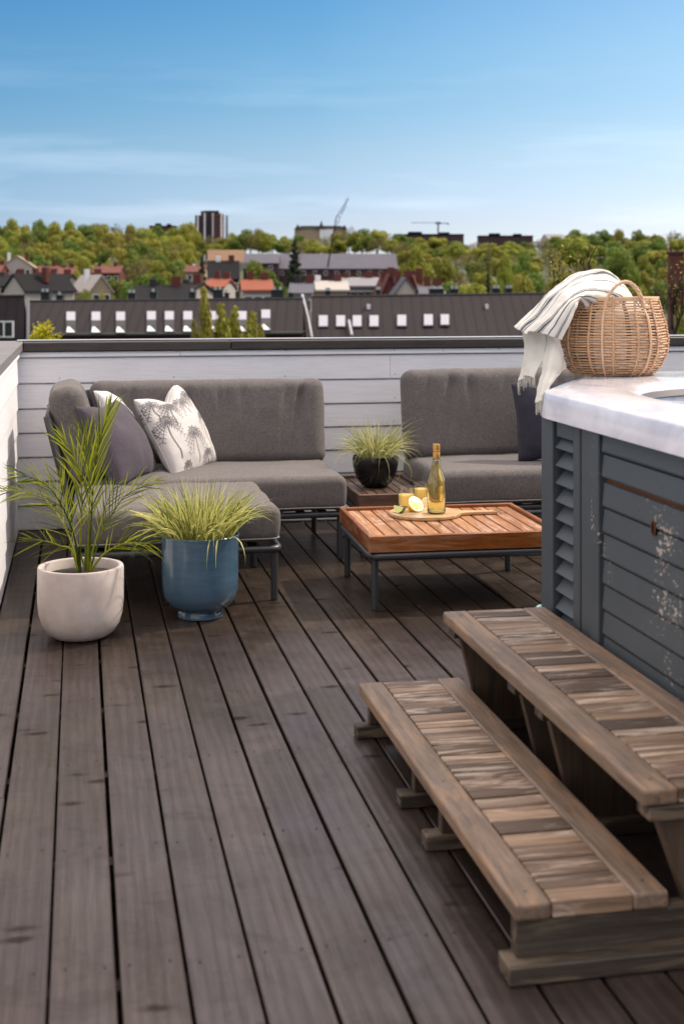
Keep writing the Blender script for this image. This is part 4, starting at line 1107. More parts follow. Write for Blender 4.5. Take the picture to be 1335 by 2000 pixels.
def towel_obj():
    # columns run over the basket from inside it (right) to the hanging hem (left); u goes from the far side to the near side
    D0 = BC.x*SA+BC.y*CA
    u0 = [at(1222, 596, D0+.10), at(1200, 552, D0+.10), at(1165, 529, D0+.10), at(1110, 540, D0+.08), at(1070, 572, D0+.05), at(1040, 605, D0+.03), at(1003, 638, D0+.02)]
    u1 = [at(1238, 604, D0+.02), at(1218, 560, D0+.02), at(1172, 530, D0+.03), at(1120, 546, D0+.02), at(1082, 574, D0-.02), at(1050, 612, D0-.04), at(1016, 648, D0-.05)]
    u2 = [at(1244, 620, D0-.04), at(1228, 576, D0-.05), at(1178, 548, D0-.06), at(1128, 556, D0-.08), at(1094, 580, D0-.11), at(1062, 618, D0-.13), at(1030, 652, D0-.12)]
    u3 = [at(1240, 640, D0-.07), at(1224, 600, D0-.10), at(1182, 572, D0-.115), at(1138, 572, D0-.14), at(1108, 588, D0-.17), at(1080, 622, D0-.185), at(1052, 650, D0-.17)]
    u4 = [at(1205, 664, D0-.07), at(1186, 612, D0-.10), at(1160, 588, D0-.13), at(1134, 580, D0-.17), at(1116, 594, D0-.20), at(1098, 624, D0-.21), at(1078, 658, D0-.20)]
    u5 = [at(1165, 670, D0-.06), at(1150, 620, D0-.09), at(1138, 590, D0-.13), at(1130, 584, D0-.155), at(1124, 596, D0-.185), at(1112, 630, D0-.20), at(1096, 664, D0-.19)]
    t, Q = sheet('towel', [u0, u1, u2, u3, u4, u5], 'towel', 60, 80, .005, .004, 3, folds=.006)
    tag(t, 'cream towel with navy stripes and long fringe spilling over the left side of the basket', 'towel')
    # the under layer that hangs down past the tub corner in two tongues and ends in a fringe
    a0 = [at(1022, 640, D0-.02), at(1024, 668, D0-.02), at(1020, 700, D0-.03), at(1014, 730, D0-.03), at(1010, 752, D0-.03)]
    a1 = [at(1044, 640, D0-.06), at(1044, 668, D0-.07), at(1038, 700, D0-.08), at(1030, 722, D0-.08), at(1026, 735, D0-.08)]
    a2 = [at(1064, 640, D0-.12), at(1066, 672, D0-.14), at(1060, 705, D0-.15), at(1050, 728, D0-.15), at(1044, 740, D0-.15)]
    o, q1 = sheet('hanging_end', [a0, a1, a2], 'fringe_cloth', 24, 26, .004, .004, 9, t, .004)
    c0 = [at(1060, 640, D0-.10), at(1062, 680, D0-.13), at(1058, 720, D0-.16), at(1052, 755, D0-.18), at(1046, 788, D0-.20)]
    c1 = [at(1078, 650, D0-.14), at(1080, 684, D0-.17), at(1075, 720, D0-.20), at(1066, 752, D0-.24), at(1056, 786, D0-.27)]
    c2 = [at(1090, 650, D0-.13), at(1096, 688, D0-.13), at(1104, 716, D0-.12), at(1090, 734, D0-.20), at(1066, 768, D0-.28)]
    o2, q2 = sheet('hanging_end', [c0, c1, c2], 'fringe_cloth', 24, 30, .004, .004, 12, t, .004)
    rr = random.Random(5)
    for Qq, pa in ((q1, o), (q2, o2)):
        f = MB()
        for i in range(len(Qq)*2):
            p = Qq[i//2][-1]; l_ = rr.uniform(.02, .038)
            dx = rr.uniform(-.006, .006); P = [p+Vector((0, 0, .006)), p+Vector((dx*.5, dx*.3, -l_*.5)), p+Vector((dx, dx*.5, -l_))]
            f.tube(P, [.0018, .0014, .0008], 5)
        f.build('fringe', ['fringe_cloth'], pa, True)
    # the part of the towel stuffed inside the basket, seen through the weave
    b = MB(); vs = []; N = 40; K = 14
    P = []
    for i in range(N+1):
        a = 2*PI*i/N; row = []
        for j in range(K+1):
            z = .012+.25*j/K; r = (bas_r(z)-.010)*(.97+.05*nz((math.cos(a), math.sin(a), z*5), 2.2, 4)); 
            if j > K-3: r *= 1-.28*(j-K+3)/3
            row.append(BC+Vector((r*1.0*math.cos(a), r*math.sin(a), z-.004)))
        P.append(row)
    b.grid(P, uv=True); o = b.build('stuffed_end', ['towel'], t, True, None)
towel_obj()

# ================================================================ CITY AND LAND BEYOND
TP = ((-200, -14.5), (100, -14.5), (220, -12), (300, -8), (360, -4), (430, 1.0), (560, 9.5), (700, 16), (1000, 21), (1500, 22), (4000, 25))
def terr(x, y):
    d_ = math.hypot(x, y) if y > 0 else 0
    for (a, za), (b_, zb) in zip(TP[:-1], TP[1:]):
        if a <= d_ <= b_: z = za+(zb-za)*(d_-a)/(b_-a); break
    else: z = 25
    return z+(nz((x, y, 0), .006, 2)*3 if d_ > 230 else 0)
def ground():
    b = MB(); P = []
    ys = [-900, -300, -60, 0]+[20*i for i in range(1, 16)]+[300+35*i for i in range(1, 21)]+[1100, 1300, 1700, 2400, 3800]
    xs = [-3500, -2000, -1200]+[-900+50*i for i in range(46)]+[1800, 2600, 4500]
    b.grid([[(x, y, terr(x, y)) for y in ys] for x in xs]); tag(b.build('ground', ['ground'], None, True, None), kind='structure')
ground()

def limb_tree(kind, seed, leaves, size, wr, lobes, shape='round', gap=.0, trunk_h=.28):
    """unit-height tree (1 m tall, wr wide): returns trunk mesh and crown mesh"""
    rr = random.Random(seed); t = MB()
    t.tube([(0, 0, -.02), (.005, .004, .2), (-.01, .01, .45), (0, 0, .72), (.01, 0, .92)], [.026, .020, .014, .007, .002], 7)
    for k in range(9):
        h = rr.uniform(.25, .7); a = rr.uniform(0, 2*PI); l_ = wr*.42*rr.uniform(.7, 1.1)*(1-h*.4)
        t.tube([(0, 0, h), (l_*.5*math.cos(a), l_*.5*math.sin(a), h+.09), (l_*math.cos(a), l_*math.sin(a), h+.22)], [.010, .006, .002], 5)
    c = MB(); L = []
    for k in range(lobes):
        if shape == 'cone':
            h = .12+.84*(k/lobes); R = wr/2*(1-h)*1.05+.015; a = k*2.4; rad = R*.62; L.append((R*.5*math.cos(a), R*.5*math.sin(a), h, rad, rad*.55))
        elif shape == 'tall':
            h = .14+.80*(k/lobes); R = wr/2*math.sin(PI*min(1, .15+.8*(1-h)))**.6; a = k*2.4; L.append((R*.5*math.cos(a), R*.5*math.sin(a), h, R*.6, R*1.1))
        else:
            th = math.acos(rr.uniform(-.75, 1)); a = rr.uniform(0, 2*PI); q = rr.uniform(.45, .78)
            L.append((wr/2*q*math.sin(th)*math.cos(a), wr/2*q*math.sin(th)*math.sin(a), trunk_h+(1-trunk_h)*.48+(1-trunk_h)*.40*q*math.cos(th)*1.15, wr*rr.uniform(.13, .23), (1-trunk_h)*rr.uniform(.11, .19)))
    for k in range(leaves):
        lx, ly, lz, lr, lh = L[rr.randrange(len(L))]
        v = Vector((rr.gauss(0, 1), rr.gauss(0, 1), rr.gauss(0, 1))).normalized(); q = rr.uniform(.55, 1.06)**.6
        p = Vector((lx+v.x*lr*q, ly+v.y*lr*q, lz+v.z*lh*q))
        n_ = (v+Vector((rr.gauss(0, .4), rr.gauss(0, .4), rr.gauss(0, .4)))).normalized(); a = n_.orthogonal().normalized(); b_ = n_.cross(a)
        an = rr.uniform(0, 2*PI); a, b_ = a*math.cos(an)+b_*math.sin(an), b_*math.cos(an)-a*math.sin(an); s_ = size*rr.uniform(.5, 1.3)
        c.add([p-a*s_, p+b_*s_*.6, p+a*s_, p-b_*s_*.6], [(0, 1, 2, 3)])
    return t.mesh('trunk', ['bark'], True), c.mesh('crown', [kind])
KM = {}
for key, mat_, n_, sz, wr, lo, shp, th in (('yellow', 'tree_yellowgreen', 3400, .031, .85, 20, 'round', .16), ('yellow2', 'tree_yellowgreen', 3400, .031, .7, 16, 'round', .14), ('green', 'tree_green', 3400, .031, .85, 20, 'round', .14), ('green2', 'tree_green', 3400, .031, .72, 17, 'round', .14),
                                      ('olive', 'tree_olive', 1500, .020, .8, 18, 'round', .16), ('dark', 'tree_dark', 2400, .024, .42, 26, 'cone', .1), ('red', 'tree_red', 2400, .024, 1.5, 20, 'round', .12), ('blossom', 'tree_blossom', 1800, .022, .8, 14, 'round', .16),
                                      ('poplar', 'tree_olive', 2200, .012, .16, 22, 'tall', .1), ('slim', 'tree_yellowgreen', 5000, .010, .12, 26, 'tall', .1)):
    tm, cm_ = limb_tree(mat_, sum(map(ord, key)), n_, sz, wr, lo, shp, 0, th); KM[key] = (tm, cm_, wr)
NAMES = {'yellow': 'broadleaf_tree', 'yellow2': 'broadleaf_tree', 'green': 'broadleaf_tree', 'green2': 'broadleaf_tree', 'olive': 'budding_tree', 'dark': 'conifer_tree', 'red': 'copper_beech_tree', 'blossom': 'blossoming_tree', 'poplar': 'poplar_tree', 'slim': 'poplar_tree'}
def tree(px, top, D, wpx, kind, label, group=None, base=None, rot=None):
    p = at(px, top, D); zt = p.z; zb = terr(p.x, p.y) if base is None else base
    h = max(3, zt-zb); tm, cm_, wr = KM[kind]; sw = wpx*D/FPX/wr
    e = empty(NAMES[kind], (p.x, p.y, zb), random.uniform(0, 6) if rot is None else rot, label, 'tree', group)
    e.scale = (sw, sw, h)
    for nm, me in (('trunk', tm), ('crown', cm_)):
        o = bpy.data.objects.new(nm, me); COL.objects.link(o); o.parent = e
    return e
def contour(pts, x):
    for (a, ya), (b_, yb) in zip(pts[:-1], pts[1:]):
        if a <= x <= b_: return ya+(yb-ya)*(x-a)/(b_-a)
    return pts[0][1] if x < pts[0][0] else pts[-1][1]
rr = random.Random(21)
KL = {'yellow': 'yellow green', 'yellow2': 'yellow green', 'green': 'fresh green', 'green2': 'fresh green', 'olive': 'brownish barely leafed', 'blossom': 'pale blossoming', 'dark': 'dark evergreen'}
def wood(pts, rows, x0, x1, step, kinds, where, group):
    for D, dy, w_ in rows:
        x = x0+rr.uniform(0, step)
        while x < x1:
            k = rr.choice(kinds); top = contour(pts, x)+dy-9+rr.uniform(-6, 6)
            tree(x, top, D*rr.uniform(.97, 1.03), w_*rr.uniform(1.0, 1.55), k, KL[k]+' tree '+where, KL[k]+' '+group)
            x += step*rr.uniform(.75, 1.2)*w_/36
LC = ((-60, 442), (35, 436), (70, 427), (100, 434), (140, 439), (185, 441), (222, 433), (250, 442), (282, 438), (320, 448), (345, 440), (362, 432), (375, 440))
wood(LC, ((640, 2, 38), (580, 14, 38), (520, 28, 38), (470, 42, 36), (425, 56, 36), (380, 70, 36)), -40, 372, 27, ['yellow', 'yellow2', 'green', 'green2', 'yellow', 'olive'], 'in the hillside wood left of the brick tower', 'trees in the left hillside wood')
MC = ((372, 470), (430, 468), (470, 452), (495, 448), (555, 464), (600, 470), (650, 468), (690, 448), (730, 450), (770, 462), (830, 471), (1060, 474), (1085, 462), (1120, 449), (1170, 454), (1230, 458), (1380, 456))
wood(MC, ((720, 0, 34), (640, 12, 34)), 378, 770, 27, ['yellow', 'green', 'yellow2', 'olive', 'yellow'], 'in the far wood below the turreted roof', 'trees in the middle wood')
wood(MC, ((660, 2, 38), (560, 14, 40), (480, 28, 42)), 775, 1385, 34, ['yellow', 'green', 'yellow2', 'green2', 'olive'], 'in the right park wood behind the basket', 'trees in the right park wood')
wood(((760, 516), (900, 512), (1385, 508)), ((400, 0, 44), (330, 22, 46), (270, 42, 44)), 778, 1385, 40, ['yellow', 'green', 'green2', 'olive', 'yellow2'], 'low in the park behind the right dark roof', 'trees lower in the right park')
wood(((0, 512), (400, 508), (560, 512)), ((350, 8, 36),), 60, 480, 48, ['yellow', 'olive', 'green'], 'among the low red roofs at the foot of the wooded hill', 'trees among the red roofs')
wood(((0, 545), (130, 545), (260, 540), (480, 545)), ((280, 0, 44), (235, 16, 44)), 60, 480, 40, ['yellow', 'green', 'olive', 'green2'], 'between the houses just left of the yellow poplars', 'trees between the left houses')
# single trees one can point at
tree(575, 462, 345, 46, 'dark', 'dark spruce standing in front of the long grey hall roof')
tree(714, 514, 335, 64, 'red', 'dark red copper beech in front of the grey hall roof')
tree(808, 474, 300, 72, 'yellow', 'large pale olive tree right of the grey hall roof')
tree(862, 486, 330, 52, 'yellow2', 'yellow green tree just right of the large pale olive tree')
tree(505, 498, 300, 58, 'green', 'green tree left of the dark spruce, above the orange roof')
tree(532, 522, 260, 60, 'green2', 'low green tree at the foot of the dark spruce')
tree(598, 540, 240, 40, 'olive', 'small brownish tree between the spruce and the chimneys')
tree(953, 468, 280, 15, 'poplar', 'tall narrow brown poplar rising above the park at the right')
tree(952, 528, 270, 22, 'dark', 'short dark evergreen at the foot of the narrow poplar')
tree(1018, 484, 320, 50, 'green', 'round fresh green tree right of the narrow poplar')
tree(985, 488, 300, 38, 'yellow', 'yellow tree directly right of the narrow poplar')
tree(1020, 528, 230, 78, 'yellow', 'broad bright green tree above the right end of the dark roof')
tree(1214, 472, 330, 74, 'green', 'rounded deep green tree right above the basket')
tree(1125, 450, 430, 80, 'yellow2', 'big yellow green tree behind the bare branches, left of the basket')
tree(858, 542, 240, 40, 'blossom', 'white blossoming tree right of the gabled houses')
tree(334, 478, 420, 15, 'blossom', 'slim white blossoming tree at the edge of the left wood')
tree(222, 492, 400, 30, 'blossom', 'pale blossoming tree in the left wood above the red roof')
tree(270, 500, 340, 70, 'olive', 'wide brownish tree in front of the left wood')
tree(312, 506, 330, 60, 'yellow', 'low yellow green tree behind the black roof with skylights')
tree(155, 545, 150, 74, 'green', 'dense green tree just behind the left dark roof')
tree(196, 562, 145, 40, 'yellow', 'small yellow tree beside the dense green tree behind the left dark roof')
tree(150, 520, 260, 30, 'yellow', 'bright yellow green tree between the gabled roofs at the left')
tree(395, 496, 300, 32, 'dark', 'dark evergreen beside the brown field')
tree(20, 490, 380, 50, 'olive', 'brownish tree behind the white gabled house')
tree(1320, 590, 110, 70, 'yellow', 'bright yellow tree low behind the right end of the parapet')
tree(1270, 600, 120, 60, 'green', 'green tree low behind the basket and the right parapet')
tree(1340, 560, 150, 60, 'green2', 'green tree at the right edge behind the brick chimney')

def plane_pt(px, py, A, n_):
    dr = at(px, py, 1)-Vector((0, 0, CAMZ)); o = Vector((0, 0, CAMZ)); return o+dr*((A-o).dot(n_)/dr.dot(n_))
def slab_roof(name, label, px0, px1, yr0, yr1, ye0, ye1, Dr, De, lights, group=None, style='tall', mat_='roof_dark'):
    """a building whose street-side roof slope faces us"""
    A, B_ = at(px0, yr0, Dr), at(px1, yr1, Dr); C_, E_ = at(px0, ye0, De), at(px1, ye1, De)
    mid = (A+B_)/2; ax = (B_-A).normalized(); t = empty(name, (mid.x, mid.y, -14.5), math.atan2(ax.y, ax.x), label, 'building', group)
    inv = Matrix.Rotation(-math.atan2(ax.y, ax.x), 4, 'Z') @ Matrix.Translation(-Vector((mid.x, mid.y, -14.5)))
    n_ = (B_-A).cross(C_-A).normalized(); n_ = n_ if n_.y < 0 else -n_
    b = MB(); b.X = inv; bk = Vector((n_.x, n_.y, 0)).normalized()*-(Dr-De)
    Ab, Bb = A+bk-Vector((0, 0, A.z-C_.z)), B_+bk-Vector((0, 0, B_.z-E_.z)); th = Vector((0, 0, -.25))
    vs = [A, B_, E_, C_, Ab, Bb]; vs += [v+th for v in vs]
    b.add(vs, [(0, 3, 2, 1), (0, 1, 5, 4), (3, 9, 8, 2), (0, 4, 10, 6), (0, 6, 9, 3), (1, 2, 8, 7), (1, 7, 11, 5), (4, 5, 11, 10), (6, 10, 11, 7), (6, 7, 8, 9)]); rf = b.build('roof', [mat_], t)
    w_ = MB(); w_.X = inv; ins = bk.normalized()*.35
    q = [C_+ins, E_+ins, Bb-ins, Ab-ins]; q = [v+Vector((0, 0, -.26)) for v in q]; g = [Vector((v.x, v.y, -14.6)) for v in q]
    tp = [(C_+ins).lerp(Ab-ins, .5), (E_+ins).lerp(Bb-ins, .5)]
    w_.add(q+g, [(0, 1, 5, 4), (1, 2, 6, 5), (2, 3, 7, 6), (3, 0, 4, 7), (0, 3, 2, 1)]); w_.build('wall', ['brick'], t)
    g_ = MB(); g_.X = inv; g_.tube([C_+Vector((0, 0, -.1))-ins*.3, E_+Vector((0, 0, -.1))-ins*.3], .12, 8); g_.build('gutter', ['black_metal'], t)
    r_ = MB(); r_.X = inv; r_.tube([A+Vector((0, 0, .03)), B_+Vector((0, 0, .03))], .09, 6); r_.build('ridge_cap', ['black_metal'], rf)
    for (cx, y0, y1, wpx) in lights:
        def quad(xa, xb, ya, yb, off): return [plane_pt(x, y, A, n_)+n_*off for x, y in ((xa, ya), (xb, ya), (xb, yb), (xa, yb))]
        fr = MB(); fr.X = inv; Q = quad(cx-wpx/2-1, cx+wpx/2+1, y0-1.5, y1+1.5, .10); Q2 = [v-n_*.12 for v in Q]
        fr.add(Q+Q2, [(0, 1, 2, 3), (0, 4, 5, 1), (1, 5, 6, 2), (2, 6, 7, 3), (3, 7, 4, 0)]); f_ = fr.build('roof_window', ['black_metal'], t)
        p_ = MB(); p_.X = inv
        if style == 'tall':
            ym = y0+(y1-y0)*.42; yl = y0+(y1-y0)*.72
            p_.add(quad(cx-wpx/2, cx+wpx/2, y0, ym, .125), [(0, 1, 2, 3)]); p_.build('blind_sky_glint', ['blind_sky_glint'], f_)  # pale upper pane: sky reflection put into its colour
            d_ = MB(); d_.X = inv; d_.add(quad(cx-wpx/2, cx+wpx/2, ym+.6, yl, .120), [(0, 1, 2, 3)]); d_.build('pane', ['glide'], f_)  # flat black quad stands for the shade in the recess
            k = MB(); k.X = inv; a_, b2, c2, d2 = quad(cx-wpx/2, cx+wpx/2, yl+.5, y1, .125); k.add([a_.lerp(b2, .1), a_.lerp(b2, .35), c2, d2], [(0, 1, 2, 3)]); k.build('triangle_glint', ['white_trim'], f_)  # bright triangle: a reflection painted as a white shape
        else:
            p_.add(quad(cx-wpx/2, cx+wpx/2, y0, y1, .125), [(0, 1, 2, 3)]); p_.build('blind_sky_glint', ['blind_sky_glint'], f_)
    return t
BL = slab_roof('apartment_building', 'dark roofed building across the street at the left, with a row of tall roof windows', 58, 592, 589, 584, 652, 648, 92, 87.3, [(x, 612, 652, 17) for x in (139, 188, 236)]+[(x, 611, 650, 17) for x in (296, 331, 367, 418, 473)]+[(519, 608, 647, 17)])
BR = slab_roof('apartment_building', 'dark roofed building across the street at the right, with small tilted roof windows', 608, 1150, 580, 573, 664, 660, 94, 88, [(x, 619, 640, 17) for x in (631, 665, 697, 730)]+[(784, 618, 639, 17), (836, 617, 638, 17), (868, 617, 637, 16)], style='small')
FL = slab_roof('apartment_building', 'dark clad building at the left edge across the street with a white framed window', -140, 48, 580, 578, 668, 668, 88, 86.5, [])
def at_part(parent, name, mats, pts_fn, smooth=False):
    b = MB(); mi = parent.matrix_world.inverted() if False else (Matrix.Rotation(-parent.rotation_euler.z, 4, 'Z') @ Matrix.Translation(-parent.location)); b.X = mi; pts_fn(b); return b.build(name, mats, parent, smooth, 40)
def wbox(b, px0, px1, py0, py1, D, dep, m=0):
    """box facing the camera: photo px range at distance D, dep metres deep"""
    f = Vector((SA, CA, 0))*dep; q = [at(px0, py0, D), at(px1, py0, D), at(px1, py1, D), at(px0, py1, D)]; vs = q+[v+f for v in q]
    b.add(vs, [(0, 3, 2, 1), (4, 5, 6, 7), (0, 1, 5, 4), (1, 2, 6, 5), (2, 3, 7, 6), (3, 0, 4, 7)], m)
wf = at_part(FL, 'window', ['white_trim'], lambda b: (wbox(b, -4, 27, 627, 629.5, 85.9, .1), wbox(b, -4, 27, 657, 659, 85.9, .1), wbox(b, 24, 27, 629.5, 657, 85.9, .1), wbox(b, 6.5, 9, 629.5, 657, 85.9, .1)))
b = MB(); b.X = Matrix.Rotation(-FL.rotation_euler.z, 4, 'Z') @ Matrix.Translation(-FL.location); wbox(b, -4, 24, 629.5, 657, 86.0, .3); b.build('pane', ['dark_pane'], wf)
at_part(FL, 'downpipe', ['sheet_metal'], lambda b: b.tube([at(54.5, 580, 86.5), at(54.5, 668, 86.5)], .09, 8), True)
at_part(BR, 'fire_wall', ['roof_dark'], lambda b: b.add([at(589, 574, 95), at(600, 572, 95), at(610, 662, 87), at(598, 662, 87), at(589, 590, 95), at(589, 590, 95.1), at(600, 590, 95.2)], [(0, 3, 2, 1), (0, 1, 6, 5)]))
at_part(BR, 'fire_wall_cap', ['sheet_metal'], lambda b: b.tube([at(590, 576, 94.6), at(602, 622, 90.6), at(609, 660, 87.4)], .10, 6))
at_part(BR, 'hatch', ['white_trim'], lambda b: wbox(b, 716, 723, 594, 604, 92, .5))
at_part(BR, 'vent_pipe', ['sheet_metal'], lambda b: b.tube([at(681, 626, 90), at(687, 655, 88)], .09, 6))
at_part(BR, 'vent_pipe', ['white_trim'], lambda b: wbox(b, 948, 953, 594, 604, 92, .4))
def chim(parent, px, w_, top, bot, D, mat_='black_metal', pots=2):
    o = at_part(parent, 'chimney', [mat_, 'white_trim'], lambda b: (wbox(b, px-w_/2, px+w_/2, top+2, bot, D, .8), wbox(b, px-w_/2-1, px+w_/2+1, top, top+2.2, D-.1, 1.0)))
    b = MB(); b.X = Matrix.Rotation(-parent.rotation_euler.z, 4, 'Z') @ Matrix.Translation(-parent.location)
    for k in range(pots):
        x = px-w_/2+w_*(k+.5)/pots; b2 = MB(); b2.X = b.X; p = at(x, top, D+.3); b2.tube([p, p+Vector((0, 0, .22))], .09, 8); b2.build('chimney_pot', ['sheet_metal'], o, True)
for px, w_, tp_ in ((88, 16, 570), (116, 12, 576), (257, 14, 572), (299, 13, 570), (375, 12, 570), (541, 24, 566), (568, 10, 572), (425, 18, 566), (442, 8, 572)): chim(BL, px, w_, tp_, 594, 92.5, pots=1 if w_ < 14 else 2)
for px, w_, tp_ in ((852, 28, 564), (886, 16, 564), (968, 14, 563), (993, 12, 563), (640, 10, 568), (738, 8, 566)): chim(BR, px, w_, tp_, 582, 94.5)

def house(label, px, wpx, yr, ye, D, rot, wallm, roofm, name='house', gable=False, dep=9, nwin=2, chimney=True, group=None, cat='house'):
    """gabled house: ridge seen at yr, eaves at ye (photo px) at distance D, wpx wide"""
    p = at(px, ye, D); W = wpx*D/FPX; ze = p.z; zr = at(px, yr, D).z; g0 = min(terr(p.x, p.y), ze-2.6)-.3; H = ze-g0; R = max(.6, zr-ze)
    t = empty(name, (p.x, p.y, g0), -YAW+rot, label, cat, group); b = MB()
    if gable: b.prism([(-W/2, 0), (W/2, 0), (W/2, H), (0, H+R), (-W/2, H)], -dep/2, dep/2, 0, None, 'Y')
    else: b.prism([(-dep/2, 0), (dep/2, 0), (dep/2, H), (0, H+R), (-dep/2, H)], -W/2, W/2, 0, None, 'X')
    b.build('wall', [wallm], t); r = MB(); o_ = .4; th = .22
    a, l_ = (W/2, dep/2+.25) if gable else (dep/2, W/2+.25); ax = 'Y' if gable else 'X'
    sl = R/a; r.prism([(-a-o_, H-o_*sl+.02), (0, H+R+.02), (0, H+R+.02+th), (-a-o_, H-o_*sl+.02+th)], -l_, l_, 0, None, ax); r.prism([(a+o_, H-o_*sl+.02), (a+o_, H-o_*sl+.02+th), (0, H+R+.02+th), (0, H+R+.02)], -l_, l_, 0, None, ax)
    rf = r.build('roof', [roofm], t)
    if chimney:
        for q_ in range(2): c_ = MB(); xx_ = -W*rr.uniform(.2, .42); c_.box(xx_, xx_+.7, -.3, .3, H+R*.4, H+R+rr.uniform(.5, 1.3), .03); c_.build('chimney', [rr.choice(['brick', 'white_trim', 'black_metal'])], rf); break
    if chimney: c_ = MB(); c_.box(W*.18, W*.18+.9, -.35, .35, H+R*.5, H+R+1.1, .03); c_.build('chimney', ['brick'], rf)
    fy = -dep/2; n_ = max(1, nwin)
    for k in range(n_):
        x = -W/2+W*(k+.5)/n_
        if H > 2.2:
            f_ = MB(); f_.box(x-.55, x+.55, fy-.05, fy-.004, H-1.9, H-.6, 0); q = f_.build('window', ['white_trim'], t); g_ = MB(); g_.box(x-.45, x+.45, fy-.065, fy-.052, H-1.8, H-.7); g_.build('pane', ['dark_pane'], q)
    return t
house('cream white house with a low gable below the left wood', 38, 60, 502, 522, 330, .15, 'plaster_white', 'plaster_cream', gable=True, nwin=3, dep=12)
house('black gabled roof at the left edge behind the dark building', 22, 70, 540, 560, 190, .5, 'plaster_cream', 'roof_black', nwin=3)
house('black roofed house with pale gable edge beside the left edge roofs', 78, 56, 538, 566, 180, -.6, 'plaster_white', 'roof_black', gable=True)
house('dark roofed house with a white gable behind the dense green tree', 118, 50, 540, 562, 200, .6, 'plaster_white', 'roof_dark', gable=True)
house('cream gabled house right of the dense green tree', 178, 40, 540, 566, 190, .5, 'plaster_cream', 'plaster_white', gable=True)
house('low red roofed house below the left wood, beside the white house', 96, 36, 521, 533, 310, 0, 'brick', 'roof_red', nwin=4)
house('long low red roof at the foot of the wooded hill', 213, 52, 521, 534, 320, 0, 'brick', 'roof_red', nwin=4)
house('small red roof left of the brown field', 384, 36, 520, 532, 330, 0, 'plaster_cream', 'roof_red')
house('red roofed house at the far left edge below the wood', -2, 22, 518, 532, 320, 0, 'brick', 'roof_red')
house('dark brick house with white trimmed chimney left of the orange roof', 436, 56, 512, 545, 210, .1, 'brick_dark', 'roof_black', nwin=4)
house('orange tiled roof behind the left dark building, beside the yellow poplar', 500, 56, 549, 568, 170, .12, 'plaster_white', 'roof_orange', nwin=3)
house('orange tiled roof partly hidden behind the yellow green poplar', 430, 36, 547, 562, 180, -.1, 'plaster_white', 'roof_orange')
house('black roof with a green edge behind the left dark building', 318, 96, 562, 590, 130, .1, 'plaster_cream', 'roof_black', nwin=5)
house('black roof behind the chimneys left of the yellow poplar', 372, 50, 556, 584, 140, -.4, 'plaster_white', 'roof_dark')
house('beige block with chimneys behind the ridge of the right dark roof', 640, 70, 552, 568, 170, .05, 'plaster_cream', 'plaster_white', nwin=5)
house('grey flat block behind the ridge with a row of small white windows', 700, 80, 545, 560, 190, -.05, 'stone_grey', 'stone_grey', nwin=6)
house('brick gabled house with a stepped top above the right dark roof', 752, 24, 538, 566, 180, .1, 'brick', 'brick', gable=True)
house('white gabled house between two brick gables above the right roof', 782, 36, 545, 570, 175, .1, 'plaster_white', 'roof_grey', gable=True)
house('narrow brick gabled house right of the white gabled house', 808, 20, 540, 568, 178, -.1, 'brick', 'brick', gable=True)
house('pale low house right of the gabled houses above the dark roof', 838, 40, 562, 576, 150, 0, 'plaster_white', 'roof_grey')
house('white low block behind the chimneys in the middle', 590, 40, 556, 574, 150, 0, 'plaster_white', 'roof_grey')
house('white walled house below the left wood between red roofs', 130, 34, 524, 536, 300, .3, 'plaster_white', 'roof_red', nwin=2)
house('long grey hall roof crossing the middle distance behind the spruce', 625, 292, 497, 526, 410, .02, 'brick_dark', 'roof_grey', name='hall', dep=22, nwin=14, chimney=False, cat='building')
house('low grey annex roof left of the long hall', 515, 60, 500, 515, 400, .02, 'brick_dark', 'roof_grey', name='hall', dep=12, nwin=2, chimney=False, cat='building')
house('small light block right of the poplar on the far hill', 1080, 36, 458, 468, 900, .1, 'plaster_white', 'stone_grey', name='building', dep=20, nwin=3, chimney=False, cat='building')
for lb, x0, x1, y0, D in (('long dark brick block on the horizon under the crane', 770, 905, 459, 1000), ('second dark brick block on the horizon right of the crane', 935, 1040, 462, 1000), ('reddish brick block on the crest of the left wood', 292, 342, 443, 900)):
    p = at((x0+x1)/2, y0, D); t = empty('brick_block', (p.x, p.y, 10), -YAW, lb, 'building'); W = (x1-x0)*D/FPX; h = p.z-10; b = MB(); b.box(-W/2, W/2, 0, 14, 0, h); b.build('wall', ['brick_dark' if x0 > 700 else 'brick'], t)
    n_ = 5
    b = MB(); b.box(-W/2-.3, W/2+.3, -.4, 14.4, h+.003, h+.8); b.box(-W*.3, -W*.1, 3, 9, h+.803, h+2.6); b.box(W*.15, W*.3, 3, 9, h+.803, h+2.2); b.build('roof', ['roof_black'], t)
    for k in range(int(W/6)): f_ = MB(); f_.box(-W/2+3+k*6, -W/2+5+k*6, -.06, -.004, h-4, h-2); f_.build('window', ['dark_pane'], t)
